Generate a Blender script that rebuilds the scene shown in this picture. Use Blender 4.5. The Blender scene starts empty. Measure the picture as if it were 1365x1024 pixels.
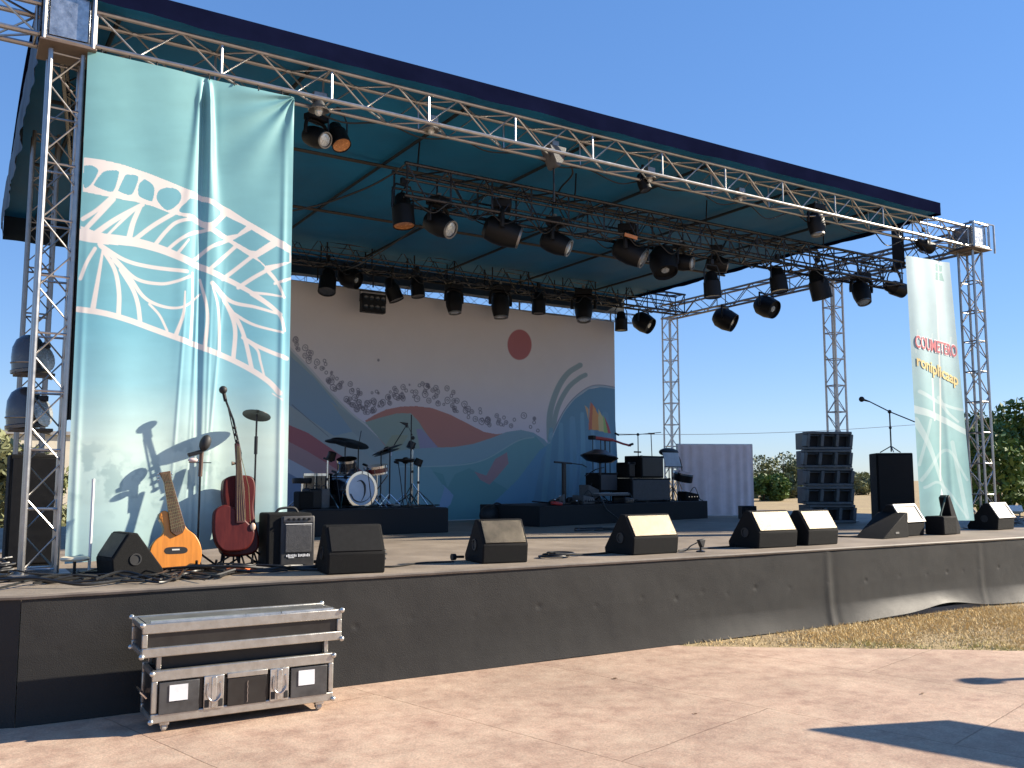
import bpy, bmesh, math, random
import numpy as np
from mathutils import Vector as V, Matrix, Euler
random.seed(7); np.random.seed(7)
S = bpy.context.scene
COL = S.collection
PI = math.pi
R = math.radians

# ------------------------------------------------------------------ camera
F, CX, CY, YAW, EYE = 1203.0, 682.5, 512.0, R(31.5), 1.62
PIT = math.atan(128 / 1203.0)
FW = V((math.sin(YAW) * math.cos(PIT), math.cos(YAW) * math.cos(PIT), math.sin(PIT)))
RT = V((math.cos(YAW), -math.sin(YAW), 0)); UP = RT.cross(FW)
EY = V((0, 0, EYE))
def ray(x, y): return FW * F + RT * (x - CX) - UP * (y - CY)
def GZ(x, y, z=0.85): d = ray(x, y); return EY + d * ((z - EYE) / d.z)
def FY(x, y, Y): d = ray(x, y); return EY + d * (Y / d.y)
def FX(x, y, X): d = ray(x, y); return EY + d * (X / d.x)
def proj(p):
    w = V(p) - EY; k = F / w.dot(FW)
    return CX + k * w.dot(RT), CY - k * w.dot(UP)
cam = bpy.data.cameras.new('camera'); co = bpy.data.objects.new('camera', cam); COL.objects.link(co)
cam.sensor_width = 36; cam.lens = 36 * F / 1365; cam.clip_end = 3000; cam.clip_start = .05
co.location = EY; co.rotation_euler = (PI / 2 + PIT, 0, -YAW); S.camera = co

# ------------------------------------------------------------------ light
SUN = V((1.75, -.62, 1.0)).normalized()
w = bpy.data.worlds.new('World'); S.world = w; w.use_nodes = True
nt = w.node_tree; bg = nt.nodes['Background']
sky = nt.nodes.new('ShaderNodeTexSky'); sky.sky_type = 'NISHITA'; sky.sun_disc = False
sky.sun_elevation = math.asin(SUN.z); sky.sun_rotation = math.atan2(SUN.x, SUN.y)
sky.air_density = 1.0; sky.dust_density = 0; sky.ozone_density = 3.0; sky.altitude = 0
gm_ = nt.nodes.new('ShaderNodeGamma'); gm_.inputs[1].default_value = .5; hs_ = nt.nodes.new('ShaderNodeHueSaturation'); hs_.inputs['Saturation'].default_value = 1.55
mx_ = nt.nodes.new('ShaderNodeMix'); mx_.data_type = 'RGBA'; mx_.blend_type = 'MULTIPLY'; mx_.inputs[0].default_value = 1; mx_.inputs[7].default_value = (1.06, 1.26, 1.72, 1)
nt.links.new(sky.outputs[0], gm_.inputs[0]); nt.links.new(gm_.outputs[0], hs_.inputs['Color']); nt.links.new(hs_.outputs[0], mx_.inputs[6]); nt.links.new(mx_.outputs[2], bg.inputs[0]); bg.inputs[1].default_value = .108
sl = bpy.data.lights.new('sun', 'SUN'); sl.energy = 5.0; sl.angle = R(.53); sl.color = (1, .89, .73)
so = bpy.data.objects.new('sun', sl); COL.objects.link(so); so.rotation_euler = (-SUN).to_track_quat('-Z', 'Y').to_euler()
S.view_settings.view_transform = 'Standard'; S.view_settings.look = 'None'
S.view_settings.exposure = 1.12; S.view_settings.gamma = 1

# ------------------------------------------------------------------ materials
MATS = {}
def M(name, col, rough=.5, metal=0., var=.18, scale=6., bump=0., bscale=60., rvar=.12, coat=0., col2=None, attr=False, spec=.5, stretch=None, sheen=0.):
    if name in MATS: return MATS[name]
    m = bpy.data.materials.new(name); m.use_nodes = True; t = m.node_tree; N = t.nodes; L = t.links
    p = N['Principled BSDF']; p.inputs['Metallic'].default_value = metal; p.inputs['Specular IOR Level'].default_value = spec
    p.inputs['Coat Weight'].default_value = coat; p.inputs['Sheen Weight'].default_value = sheen
    tc = N.new('ShaderNodeTexCoord'); vec = tc.outputs['Object']
    if stretch:
        mp = N.new('ShaderNodeMapping'); mp.inputs['Scale'].default_value = stretch; L.new(vec, mp.inputs[0]); vec = mp.outputs[0]
    n = N.new('ShaderNodeTexNoise'); n.inputs['Scale'].default_value = scale; n.inputs['Detail'].default_value = 6; n.inputs['Roughness'].default_value = .62
    L.new(vec, n.inputs['Vector'])
    r = N.new('ShaderNodeValToRGB'); a, b = r.color_ramp.elements; a.position = .3; b.position = .72
    c2 = col2 or [min(1, c * (1 + var)) for c in col]; c1 = col if col2 else [c * (1 - var) for c in col]
    a.color = (*c1, 1); b.color = (*c2, 1); L.new(n.outputs['Fac'], r.inputs['Fac'])
    if attr:
        at = N.new('ShaderNodeAttribute'); at.attribute_name = 'print'
        mx = N.new('ShaderNodeMix'); mx.data_type = 'RGBA'; mx.blend_type = 'MULTIPLY'; mx.inputs[0].default_value = 1
        L.new(at.outputs['Color'], mx.inputs[6]); L.new(r.outputs[0], mx.inputs[7]); L.new(mx.outputs[2], p.inputs['Base Color'])
    else: L.new(r.outputs[0], p.inputs['Base Color'])
    mr = N.new('ShaderNodeMapRange'); mr.inputs[3].default_value = max(.03, rough - rvar); mr.inputs[4].default_value = min(1, rough + rvar)
    L.new(n.outputs['Fac'], mr.inputs[0]); L.new(mr.outputs[0], p.inputs['Roughness'])
    if bump:
        n2 = N.new('ShaderNodeTexNoise'); n2.inputs['Scale'].default_value = bscale; n2.inputs['Detail'].default_value = 4; L.new(vec, n2.inputs['Vector'])
        bp = N.new('ShaderNodeBump'); bp.inputs['Strength'].default_value = bump; bp.inputs['Distance'].default_value = .01
        L.new(n2.outputs['Fac'], bp.inputs['Height']); L.new(bp.outputs[0], p.inputs['Normal'])
    MATS[name] = m; return m
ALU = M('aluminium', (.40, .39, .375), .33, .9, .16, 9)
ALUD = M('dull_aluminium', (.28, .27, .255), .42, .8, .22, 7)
BTR = M('shade_dark_truss', (.05, .05, .055), .26, .6, .4, 12)  # truss metal darkened: shade under the canopy put into its base colour
BLK = M('black_plastic', (.005, .005, .006), .5, 0, .3, 14, .15, 220, spec=.3)
BLKM = M('black_metal', (.02, .02, .022), .33, .4, .3, 14)
CHR = M('chrome', (.6, .6, .61), .15, 1, .06, 10)
CARP = M('black_cabinet_carpet', (.009, .009, .009), .8, 0, .3, 30, .5, 300, spec=.2)
GRIL = M('speaker_grille', (.09, .077, .057), .37, .85, .3, 7, .25, 400)
GREY = M('grey_grille_cloth', (.10, .10, .10), .55, 0, .2, 20, .3, 300)
CASEP = M('case_laminate', (.022, .02, .018), .32, 0, .35, 7)
CASER = M('case_rail', (.44, .425, .385), .32, .75, .14, 16, .1, 90)
RUB = M('rubber', (.015, .015, .015), .6, 0, .3, 10)
CABLE = M('cable_rubber', (.012, .012, .012), .42, 0, .3, 10)
NAVY = M('canopy_skin', (.006, .008, .026), .85, 0, .3, 1.2, .2, 5, spec=.0)
TEAL = M('canopy_sunglow_teal', (.002, .17, .35), .7, 0, .22, .7, .25, 3)  # teal base colour stands in for sun glowing through the roof cloth
DECK = M('stage_deck_ply', (.17, .135, .10), .75, 0, .3, 1.6, .3, 40, col2=(.32, .262, .20))
SKIRT = M('stage_skirt_cloth', (.0165, .0158, .0148), .60, 0, .25, 2.2, .25, 140, attr=True, spec=.35)
NOSE = M('deck_edge', (.17, .14, .11), .55, 0, .3, 5)
WHITE = M('white_paint', (.74, .73, .70), .5, 0, .08, 8)
CURT = M('white_drape', (.95, .75, .73), .8, 0, .08, 5, .1, 60)
ORW = M('orange_wood', (.66, .23, .022), .36, 0, .16, 5, coat=.15, stretch=(9, 1, 1))
REDW = M('dark_red_wood', (.075, .008, .006), .42, 0, .3, 5, coat=0, spec=.25, stretch=(6, 1, 1))
FRET = M('rosewood', (.09, .045, .02), .45, 0, .4, 24)
CYMB = M('dark_cymbal', (.03, .028, .028), .38, .5, .3, 14)
SKIN = M('drum_head', (.50, .60, .72), .35, 0, .08, 6)
REDP = M('red_lacquer', (.40, .02, .02), .35, 0, .2, 8)
LENS = M('lamp_lens', (.62, .66, .66), .12, .55, .35, 34, .6, 50)
AMB = M('amber_lens', (.55, .24, .09), .25, .3, .3, 26)
GOLD = M('string_brass', (.55, .40, .16), .3, .9, .15, 20)
CREAM = M('cream_vinyl', (.70, .60, .42), .5, 0, .1, 8)

# ------------------------------------------------------------------ mesh builder
class B:
    def __init__(s): s.bm = bmesh.new()
    def box(s, c, d, rot=None):
        m = Matrix.Translation(V(c)) @ (Euler(rot).to_matrix().to_4x4() if rot else Matrix()) @ Matrix.Diagonal((*d, 1))
        bmesh.ops.create_cube(s.bm, size=1, matrix=m); return s
    def ball(s, c, r, sc=(1, 1, 1), u=16, v=10):
        bmesh.ops.create_uvsphere(s.bm, u_segments=u, v_segments=v, radius=r, matrix=Matrix.Translation(V(c)) @ Matrix.Diagonal((*sc, 1))); return s
    def tube(s, pts, r, n=7, closed=False):
        pts = [V(p) for p in pts]; k = len(pts); rr = r if isinstance(r, (list, tuple)) else [r] * k
        rings = []; nrm = None
        for i, p in enumerate(pts):
            if closed: t = (pts[(i + 1) % k] - pts[i - 1])
            else: t = pts[min(i + 1, k - 1)] - pts[max(i - 1, 0)]
            if t.length < 1e-9: t = V((0, 0, 1))
            t.normalize()
            if nrm is None: nrm = t.orthogonal().normalized()
            else:
                nrm = nrm - t * nrm.dot(t)
                nrm = nrm.normalized() if nrm.length > 1e-6 else t.orthogonal().normalized()
            b = t.cross(nrm)
            rings.append([s.bm.verts.new(p + (nrm * math.cos(a) + b * math.sin(a)) * rr[i]) for a in [2 * PI * j / n for j in range(n)]])
        for i in range(k if closed else k - 1):
            A, C = rings[i], rings[(i + 1) % k]
            for j in range(n): s.bm.faces.new((A[j], A[(j + 1) % n], C[(j + 1) % n], C[j]))
        if not closed: s.bm.faces.new(rings[0][::-1]); s.bm.faces.new(rings[-1])
        return s
    def lathe(s, prof, n=24, m=None):
        m = m or Matrix(); rings = []
        for r_, z in prof:
            if r_ < 1e-6: rings.append([s.bm.verts.new(m @ V((0, 0, z)))])
            else: rings.append([s.bm.verts.new(m @ V((r_ * math.cos(2 * PI * j / n), r_ * math.sin(2 * PI * j / n), z))) for j in range(n)])
        for A, C in zip(rings, rings[1:]):
            for j in range(n):
                k = (j + 1) % n
                f = [A[j] if len(A) > 1 else A[0], A[k] if len(A) > 1 else None, C[k] if len(C) > 1 else C[0], C[j] if len(C) > 1 else None]
                f = [x for x in f if x]
                if len(f) > 2:
                    try: s.bm.faces.new(f)
                    except ValueError: pass
        if len(rings[0]) > 1: s.bm.faces.new(rings[0][::-1])
        if len(rings[-1]) > 1: s.bm.faces.new(rings[-1])
        return s
    def prism(s, poly, a0, a1, axis='y', m=None):
        m = m or Matrix()
        def P(p, a): return m @ (V((p[0], a, p[1])) if axis == 'y' else V((a, p[0], p[1])) if axis == 'x' else V((p[0], p[1], a)))
        A = [s.bm.verts.new(P(p, a0)) for p in poly]; C = [s.bm.verts.new(P(p, a1)) for p in poly]
        n = len(poly)
        for j in range(n): s.bm.faces.new((A[j], A[(j + 1) % n], C[(j + 1) % n], C[j]))
        s.bm.faces.new(A[::-1]); s.bm.faces.new(C); return s
    def done(s, name, mat, parent=None, bevel=0., seg=2, smooth=True, ang=.6):
        bmesh.ops.recalc_face_normals(s.bm, faces=s.bm.faces)
        me = bpy.data.meshes.new(name); s.bm.to_mesh(me); s.bm.free(); me.materials.append(mat)
        if smooth:
            me.polygons.foreach_set('use_smooth', [True] * len(me.polygons)); me.set_sharp_from_angle(angle=ang)
        o = bpy.data.objects.new(name, me); COL.objects.link(o)
        if parent: o.parent = parent
        if bevel:
            bv = o.modifiers.new('bevel', 'BEVEL'); bv.width = bevel; bv.segments = seg; bv.limit_method = 'ANGLE'; bv.angle_limit = .6; bv.harden_normals = False
        return o
def tag(o, label, cat, group=None, kind=None):
    if label: o['label'] = label
    if cat: o['category'] = cat
    if group: o['group'] = group
    if kind: o['kind'] = kind
    return o
def thing(name, label, cat, loc=(0, 0, 0), rot=0, group=None):
    o = bpy.data.objects.new(name, None); COL.objects.link(o); o.empty_display_size = .1
    o.location = loc; o.rotation_euler = rot if isinstance(rot, tuple) else (0, 0, rot)
    return tag(o, label, cat, group)
def dup(o, parent=None):
    c = o.copy(); COL.objects.link(c)
    if parent: c.parent = parent
    for ch in [x for x in CH.get(o, [])]: dup2(ch, c)
    return c
def dup2(o, parent):
    c = o.copy(); COL.objects.link(c); c.parent = parent
    for ch in CH.get(o, []): dup2(ch, c)
    return c
CH = {}
def reg(o):
    CH[o] = list(o.children)
    for c in CH[o]: reg(c)
    return o
def spline(pts, n=8):
    pts = [V(p) for p in pts]; out = []
    P = [pts[0] * 2 - pts[1]] + pts + [pts[-1] * 2 - pts[-2]]
    for i in range(1, len(P) - 2):
        a, b, c, d = P[i - 1:i + 3]
        for k in range(n):
            t = k / n
            out.append(.5 * ((2 * b) + (c - a) * t + (2 * a - 5 * b + 4 * c - d) * t * t + (3 * b - 3 * c + d - a) * t ** 3))
    out.append(pts[-1]); return out

# ------------------------------------------------------------------ printed cloth (colour attribute) helpers
def spl2(pts, n=8):
    return [(p.x, p.y) for p in spline([(a, b, 0) for a, b in pts], n)]
class Art:
    def __init__(s, X, Y, base): s.X, s.Y = X, Y; s.c = np.array(base, float) if isinstance(base, np.ndarray) else np.ones(X.shape + (3,)) * np.array(base)
    def blend(s, a, col): s.c = s.c * (1 - a[..., None]) + np.array(col) * a[..., None]
    def stroke(s, pts, w0, w1=None, col=(1, 1, 1), smooth=True, soft=.35, alpha=1.):
        w1 = w0 if w1 is None else w1
        p = spl2(pts) if smooth and len(pts) > 2 else pts
        a = np.zeros(s.X.shape); n = len(p) - 1
        for i in range(n):
            (x0, y0), (x1, y1) = p[i], p[i + 1]
            wa = w0 + (w1 - w0) * (i + .5) / n; h = wa / 2 + soft
            sel = (s.X > min(x0, x1) - h) & (s.X < max(x0, x1) + h) & (s.Y > min(y0, y1) - h) & (s.Y < max(y0, y1) + h)
            if not sel.any(): continue
            xs, ys = s.X[sel], s.Y[sel]; dx, dy = x1 - x0, y1 - y0; L = dx * dx + dy * dy + 1e-9
            t = np.clip(((xs - x0) * dx + (ys - y0) * dy) / L, 0, 1)
            d = np.hypot(xs - x0 - t * dx, ys - y0 - t * dy)
            a[sel] = np.maximum(a[sel], np.clip((wa / 2 + soft - d) / (2 * soft), 0, 1))
        s.blend(a * alpha, col)
    def poly(s, pts, col, smooth=False, alpha=1.):
        p = spl2(list(pts) + [pts[0]], 6)[:-1] if smooth else list(pts)
        ins = np.zeros(s.X.shape, bool); n = len(p)
        for i in range(n):
            (x0, y0), (x1, y1) = p[i], p[(i + 1) % n]
            if y0 == y1: continue
            ins ^= ((s.Y >= min(y0, y1)) & (s.Y < max(y0, y1)) & (s.X < x0 + (s.Y - y0) * (x1 - x0) / (y1 - y0)))
        s.blend(ins * alpha, col)
    def ell(s, x, y, rx, ry, col, alpha=1.):
        d = np.hypot((s.X - x) / rx, (s.Y - y) / ry); s.blend(np.clip((1 - d) * min(rx, ry) + .5, 0, 1) * alpha, col)
def vnoise(X, Y, sc, seed=0, octs=4):
    rs = np.random.RandomState(seed); out = np.zeros(X.shape); amp = 1; tot = 0
    for o in range(octs):
        g = rs.rand(64, 64); x = X / sc * 2 ** o; y = Y / sc * 2 ** o
        xi = np.floor(x).astype(int); yi = np.floor(y).astype(int); fx = x - xi; fy = y - yi
        fx = fx * fx * (3 - 2 * fx); fy = fy * fy * (3 - 2 * fy)
        q = lambda i, j: g[(yi + j) % 64, (xi + i) % 64]
        out += amp * ((q(0, 0) * (1 - fx) + q(1, 0) * fx) * (1 - fy) + (q(0, 1) * (1 - fx) + q(1, 1) * fx) * fy); tot += amp; amp *= .5
    return out / tot
def cloth(name, P, col, mat, parent=None):
    """P: (nv,nu,3) points, col: (nv,nu,3) printed colours"""
    nv, nu = P.shape[:2]; me = bpy.data.meshes.new(name)
    me.vertices.add(nu * nv); me.vertices.foreach_set('co', P.reshape(-1).astype(np.float32))
    i = np.arange(nv * nu).reshape(nv, nu)
    q = np.stack([i[:-1, :-1], i[1:, :-1], i[1:, 1:], i[:-1, 1:]], -1).reshape(-1, 4); nf = len(q)
    me.loops.add(nf * 4); me.loops.foreach_set('vertex_index', q.reshape(-1).astype(np.int32))
    me.polygons.add(nf); me.polygons.foreach_set('loop_start', np.arange(0, nf * 4, 4, dtype=np.int32))
    me.update(); me.polygons.foreach_set('use_smooth', np.ones(nf, bool))
    if col is not None:
        at = me.color_attributes.new('print', 'FLOAT_COLOR', 'POINT')
        at.data.foreach_set('color', np.concatenate([col, np.ones(col.shape[:2] + (1,))], -1).reshape(-1).astype(np.float32))
    me.materials.append(mat); me.validate()
    o = bpy.data.objects.new(name, me); COL.objects.link(o)
    if parent: o.parent = parent
    return o
def px(P):
    w_ = P - np.array(EY); d = w_ @ np.array(FW)
    return CX + F * (w_ @ np.array(RT)) / d, CY - F * (w_ @ np.array(UP)) / d
def quad(c, nu, nv):
    u = np.linspace(0, 1, nu)[None, :, None]; v = np.linspace(0, 1, nv)[:, None, None]
    a, b, d, e = [np.array(x) for x in c]     # TL TR BR BL
    return (a * (1 - u) + b * u) * (1 - v) + (e * (1 - u) + d * u) * v, np.broadcast_to(u[..., 0], (nv, nu)), np.broadcast_to(v[..., 0], (nv, nu))

# ================================================================== SETTING
# ground: one sheet to the horizon
def ground_mat():
    m = bpy.data.materials.new('dry_ground'); m.use_nodes = True; t = m.node_tree; N = t.nodes; L = t.links; p = N['Principled BSDF']
    p.inputs['Roughness'].default_value = .95; p.inputs['Specular IOR Level'].default_value = .15
    tc = N.new('ShaderNodeTexCoord')
    def noise(sc, d=6):
        n = N.new('ShaderNodeTexNoise'); n.inputs['Scale'].default_value = sc; n.inputs['Detail'].default_value = d; n.inputs['Roughness'].default_value = .65; L.new(tc.outputs['Object'], n.inputs['Vector']); return n
    a = noise(.55); b = noise(14); r = N.new('ShaderNodeValToRGB')
    e = r.color_ramp.elements; e[0].position = .3; e[0].color = (.34, .25, .15, 1); e[1].position = .7; e[1].color = (.46, .37, .20, 1)
    x = e.new(.55); x.color = (.42, .32, .18, 1)
    L.new(a.outputs['Fac'], r.inputs['Fac'])
    r2 = N.new('ShaderNodeValToRGB'); r2.color_ramp.elements[0].position = .25; r2.color_ramp.elements[0].color = (.55, .55, .55, 1); r2.color_ramp.elements[1].position = .75; r2.color_ramp.elements[1].color = (1.25, 1.25, 1.25, 1)
    L.new(b.outputs['Fac'], r2.inputs['Fac'])
    mx = N.new('ShaderNodeMix'); mx.data_type = 'RGBA'; mx.blend_type = 'MULTIPLY'; mx.inputs[0].default_value = 1
    L.new(r.outputs[0], mx.inputs[6]); L.new(r2.outputs[0], mx.inputs[7]); L.new(mx.outputs[2], p.inputs['Base Color'])
    bp = N.new('ShaderNodeBump'); bp.inputs['Strength'].default_value = .6; bp.inputs['Distance'].default_value = .03; L.new(b.outputs['Fac'], bp.inputs['Height']); L.new(bp.outputs[0], p.inputs['Normal'])
    return m
def sheet(name, pts, z, mat, kind='structure'):
    b = B(); b.bm.faces.new([b.bm.verts.new((x, y, z)) for x, y in pts]); o = b.done(name, mat, smooth=False)
    o['kind'] = kind; return o
sheet('ground', [(-1500, -1500), (1500, -1500), (1500, 1500), (-1500, 1500)], 0, ground_mat())
PE0, PE1 = V((6.2, 6.83)), V((8.76, 4.97))
PD = (PE1 - PE0).normalized()
def pave_mat():
    m = bpy.data.materials.new('stamped_concrete'); m.use_nodes = True; t = m.node_tree; N = t.nodes; L = t.links; p = N['Principled BSDF']
    tc = N.new('ShaderNodeTexCoord')
    def noise(sc, d=8, ro=.65):
        n = N.new('ShaderNodeTexNoise'); n.inputs['Scale'].default_value = sc; n.inputs['Detail'].default_value = d; n.inputs['Roughness'].default_value = ro; L.new(tc.outputs['Object'], n.inputs['Vector']); return n
    a = noise(1.5, 9, .75); b = noise(5.5, 8, .7); g = noise(70, 3); c = noise(.55, 5)
    r = N.new('ShaderNodeValToRGB'); e = r.color_ramp.elements
    e[0].position = .36; e[0].color = (.33, .205, .15, 1); e[1].position = .64; e[1].color = (.58, .435, .32, 1); x = e.new(.5); x.color = (.48, .335, .245, 1)
    av = N.new('ShaderNodeMath'); av.operation = 'MULTIPLY_ADD'; av.inputs[1].default_value = .5
    h = N.new('ShaderNodeMath'); h.operation = 'MULTIPLY'; h.inputs[1].default_value = .5
    L.new(a.outputs['Fac'], av.inputs[0]); L.new(b.outputs['Fac'], h.inputs[0]); L.new(h.outputs[0], av.inputs[2]); L.new(av.outputs[0], r.inputs['Fac'])
    r2 = N.new('ShaderNodeValToRGB'); r2.color_ramp.elements[0].position = .3; r2.color_ramp.elements[0].color = (.74, .8, .8, 1); r2.color_ramp.elements[1].position = .7; r2.color_ramp.elements[1].color = (1.12, 1.1, 1.08, 1); L.new(g.outputs['Fac'], r2.inputs['Fac'])
    mx = N.new('ShaderNodeMix'); mx.data_type = 'RGBA'; mx.blend_type = 'MULTIPLY'; mx.inputs[0].default_value = 1; L.new(r.outputs[0], mx.inputs[6]); L.new(r2.outputs[0], mx.inputs[7])
    # joints: slabs laid on the diagonal of the paved edge
    mp = N.new('ShaderNodeMapping'); mp.inputs['Rotation'].default_value = (0, 0, R(-104)); mp.inputs['Location'].default_value = (.25, .9, 0); L.new(tc.outputs['Object'], mp.inputs[0])
    dn = N.new('ShaderNodeMix'); dn.data_type = 'RGBA'; dn.blend_type = 'LINEAR_LIGHT'; dn.inputs[0].default_value = .03; L.new(mp.outputs[0], dn.inputs[6]); L.new(a.outputs['Color'], dn.inputs[7])
    br = N.new('ShaderNodeTexBrick'); br.offset = .35; br.inputs['Scale'].default_value = 1; br.inputs['Brick Width'].default_value = 3.6; br.inputs['Row Height'].default_value = 1.7
    br.inputs['Mortar Size'].default_value = .006; br.inputs['Mortar Smooth'].default_value = .4; L.new(dn.outputs[2], br.inputs['Vector'])
    br.inputs['Color1'].default_value = (1, 1, 1, 1); br.inputs['Color2'].default_value = (.93, .92, .91, 1); br.inputs['Mortar'].default_value = (.58, .54, .50, 1)
    mx2 = N.new('ShaderNodeMix'); mx2.data_type = 'RGBA'; mx2.blend_type = 'MULTIPLY'; mx2.inputs[0].default_value = .85
    r3 = N.new('ShaderNodeValToRGB'); r3.color_ramp.elements[0].position = .36; r3.color_ramp.elements[0].color = (.88, .855, .845, 1); r3.color_ramp.elements[1].position = .62; r3.color_ramp.elements[1].color = (1.16, 1.13, 1.12, 1); L.new(c.outputs['Fac'], r3.inputs['Fac'])
    mx3 = N.new('ShaderNodeMix'); mx3.data_type = 'RGBA'; mx3.blend_type = 'MULTIPLY'; mx3.inputs[0].default_value = 1; L.new(mx.outputs[2], mx3.inputs[6]); L.new(r3.outputs[0], mx3.inputs[7]); L.new(mx3.outputs[2], mx2.inputs[6]); L.new(br.outputs['Color'], mx2.inputs[7]); L.new(mx2.outputs[2], p.inputs['Base Color'])
    mr = N.new('ShaderNodeMapRange'); mr.inputs[3].default_value = .62; mr.inputs[4].default_value = .9; L.new(b.outputs['Fac'], mr.inputs[0]); L.new(mr.outputs[0], p.inputs['Roughness'])
    ad = N.new('ShaderNodeMath'); ad.operation = 'MULTIPLY_ADD'; ad.inputs[1].default_value = .25; L.new(g.outputs['Fac'], ad.inputs[0]); L.new(b.outputs['Fac'], ad.inputs[2])
    sb = N.new('ShaderNodeMath'); sb.operation = 'SUBTRACT'; L.new(ad.outputs[0], sb.inputs[0]); L.new(br.outputs['Fac'], sb.inputs[1])
    bp = N.new('ShaderNodeBump'); bp.inputs['Strength'].default_value = .55; bp.inputs['Distance'].default_value = .012; L.new(sb.outputs[0], bp.inputs['Height']); L.new(bp.outputs[0], p.inputs['Normal'])
    return m
# paved apron with a slightly ragged edge against the grass
edge = []
for k in range(0, 60):
    q = PE0 + PD * (k * .25) + V((random.uniform(-.03, .03), random.uniform(-.03, .03)))
    edge.append((q.x, q.y))
sheet('pavement', [(-16, 7.3), (-16, -12), (14.5, -12)] + edge[::-1] + [(6.0, 7.3)], .004, pave_mat())

# dry turf blades beside the apron
def blades(name, n, region, hmin, hmax, cols):
    xs = np.random.rand(n * 4) * (region[1] - region[0]) + region[0]; ys = np.random.rand(n * 4) * (region[3] - region[2]) + region[2]
    side = (xs - PE0.x) * (-PD.y) + (ys - PE0.y) * PD.x
    patch = vnoise(xs, ys, .8, 3, 3)
    ok = (side > .02) & (np.random.rand(n * 4) < np.clip((patch - .25) * 2.2, .12, 1))
    xs, ys = xs[ok][:n], ys[ok][:n]; patch = patch[ok][:n]; n = len(xs)
    a = np.random.rand(n) * 2 * PI; h = hmin + np.random.rand(n) ** 2 * (hmax - hmin); wd = .0035 + np.random.rand(n) * .003
    lean = (np.random.rand(n, 2) - .5) * h[:, None] * 1.8
    b = np.stack([xs, ys, np.zeros(n)], 1); dx = np.stack([np.cos(a), np.sin(a), np.zeros(n)], 1) * wd[:, None]
    tip = b + np.concatenate([lean, h[:, None]], 1)
    P = np.stack([b - dx, b + dx, tip], 1).reshape(-1, 3)
    me = bpy.data.meshes.new(name); me.vertices.add(n * 3); me.vertices.foreach_set('co', P.reshape(-1).astype(np.float32))
    me.loops.add(n * 3); me.loops.foreach_set('vertex_index', np.arange(n * 3, dtype=np.int32)); me.polygons.add(n); me.polygons.foreach_set('loop_start', np.arange(0, n * 3, 3, dtype=np.int32)); me.update()
    at = me.color_attributes.new('print', 'FLOAT_COLOR', 'POINT'); c = np.array(cols)
    green = np.clip((vnoise(xs, ys, 1.7, 9, 3) - .52) * 5, 0, 1) * np.random.rand(n)
    cc = c[0] + (c[1] - c[0]) * np.random.rand(n, 1); cc = cc * (1 - green[:, None]) + c[2] * green[:, None]
    at.data.foreach_set('color', np.concatenate([np.repeat(cc, 3, 0), np.ones((n * 3, 1))], 1).reshape(-1).astype(np.float32))
    me.materials.append(M('turf_blade', (1, 1, 1), .8, 0, .1, 3, attr=True, spec=.15)); me.validate()
    o = bpy.data.objects.new(name, me); COL.objects.link(o); o['kind'] = 'stuff'; return o
blades('dry_grass', 110000, (6.2, 17, 2.5, 6.9), .012, .05, [(.62, .46, .22), (.76, .60, .32), (.36, .38, .12)])

# ================================================================== STAGE
ZD, YF = .85, 6.95
stage = thing('stage', 'low wide stage platform with a brown plywood deck and black cloth skirt', 'stage', (0, 0, 0))
b = B(); b.prism([(-1.2, 7.55), (.42, YF + .03), (18, YF + .03), (18, 16.9), (-1.2, 16.9)], ZD - .12, ZD, 'z'); b.done('deck', DECK, stage, .01)
b = B(); b.tube([(-1.2, 7.5, ZD - .012), (.42, YF - .005, ZD - .012), (18, YF - .005, ZD - .012)], .016, 6); b.done('edge_trim', NOSE, stage)
def skirt(name, x0, x1, left=False):
    nu = int((x1 - x0) * 60) + 20; nv = 60
    X = np.linspace(x0, x1, nu)[None, :].repeat(nv, 0); Vv = np.linspace(0, 1, nv)[:, None].repeat(nu, 1)
    Z = (ZD - .03) * (1 - Vv) + .006
    ns = vnoise(X * 1.0 + 5, Z * 1.0 + 3, .55, 4, 4) - .5; ns2 = vnoise(X + 9, Z * .25 + 3, .22, 8, 3) - .5
    D = .012 * ns + .005 * ns2 * Vv
    D += .03 * Vv ** 3
    for j_ in range(int(x0 * 2), int(x1 * 2)):
        D -= (.0025 + .003 * (j_ % 3 == 0)) * np.exp(-((X - j_ * .5 - .23 * math.sin(j_ * 7.)) / .022) ** 2 - ((Z - .47 - .02 * math.sin(j_ * 3.)) / .02) ** 2)
    if not left:
        for sx, a in ((8.42, .016), (11.35, .008), (14.2, .012)):
            t = (X - sx) / .05; D += a * (np.exp(-t * t) - .6 * np.exp(-((X - sx - .1) / .06) ** 2)) * (.35 + .65 * Vv)
        flare = np.clip((X - 5.8) / 3, 0, 1); D += flare * .085 * np.clip(Vv - .72, 0, 1) ** 1.4 / .28 ** 1.4 * (.6 + .4 * np.sin(X * 2.1))
        lift = .11 * np.exp(-((X - 10.5) / .75) ** 2) + .02 * np.exp(-((X - 9.3) / .5) ** 2) + .006 * np.clip(np.sin(X * 2.7 + 1), 0, 1) * (X > 3)
        Z = Z + lift * Vv ** 4
    if left:   # section turned away at the corner
        Y = YF + (x1 - X) * .37 - D
    else: Y = YF - .004 - D
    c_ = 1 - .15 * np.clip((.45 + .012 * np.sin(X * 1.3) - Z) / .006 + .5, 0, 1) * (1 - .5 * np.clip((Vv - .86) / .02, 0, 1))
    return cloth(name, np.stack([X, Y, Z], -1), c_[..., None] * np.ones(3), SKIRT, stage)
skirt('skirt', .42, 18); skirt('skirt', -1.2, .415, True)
b = B(); b.box((11, YF + .02, .03), (12, .05, .06)); b.done('skirt_batten', M('blue_grey_batten', (.10, .11, .125), .5), stage)

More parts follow.
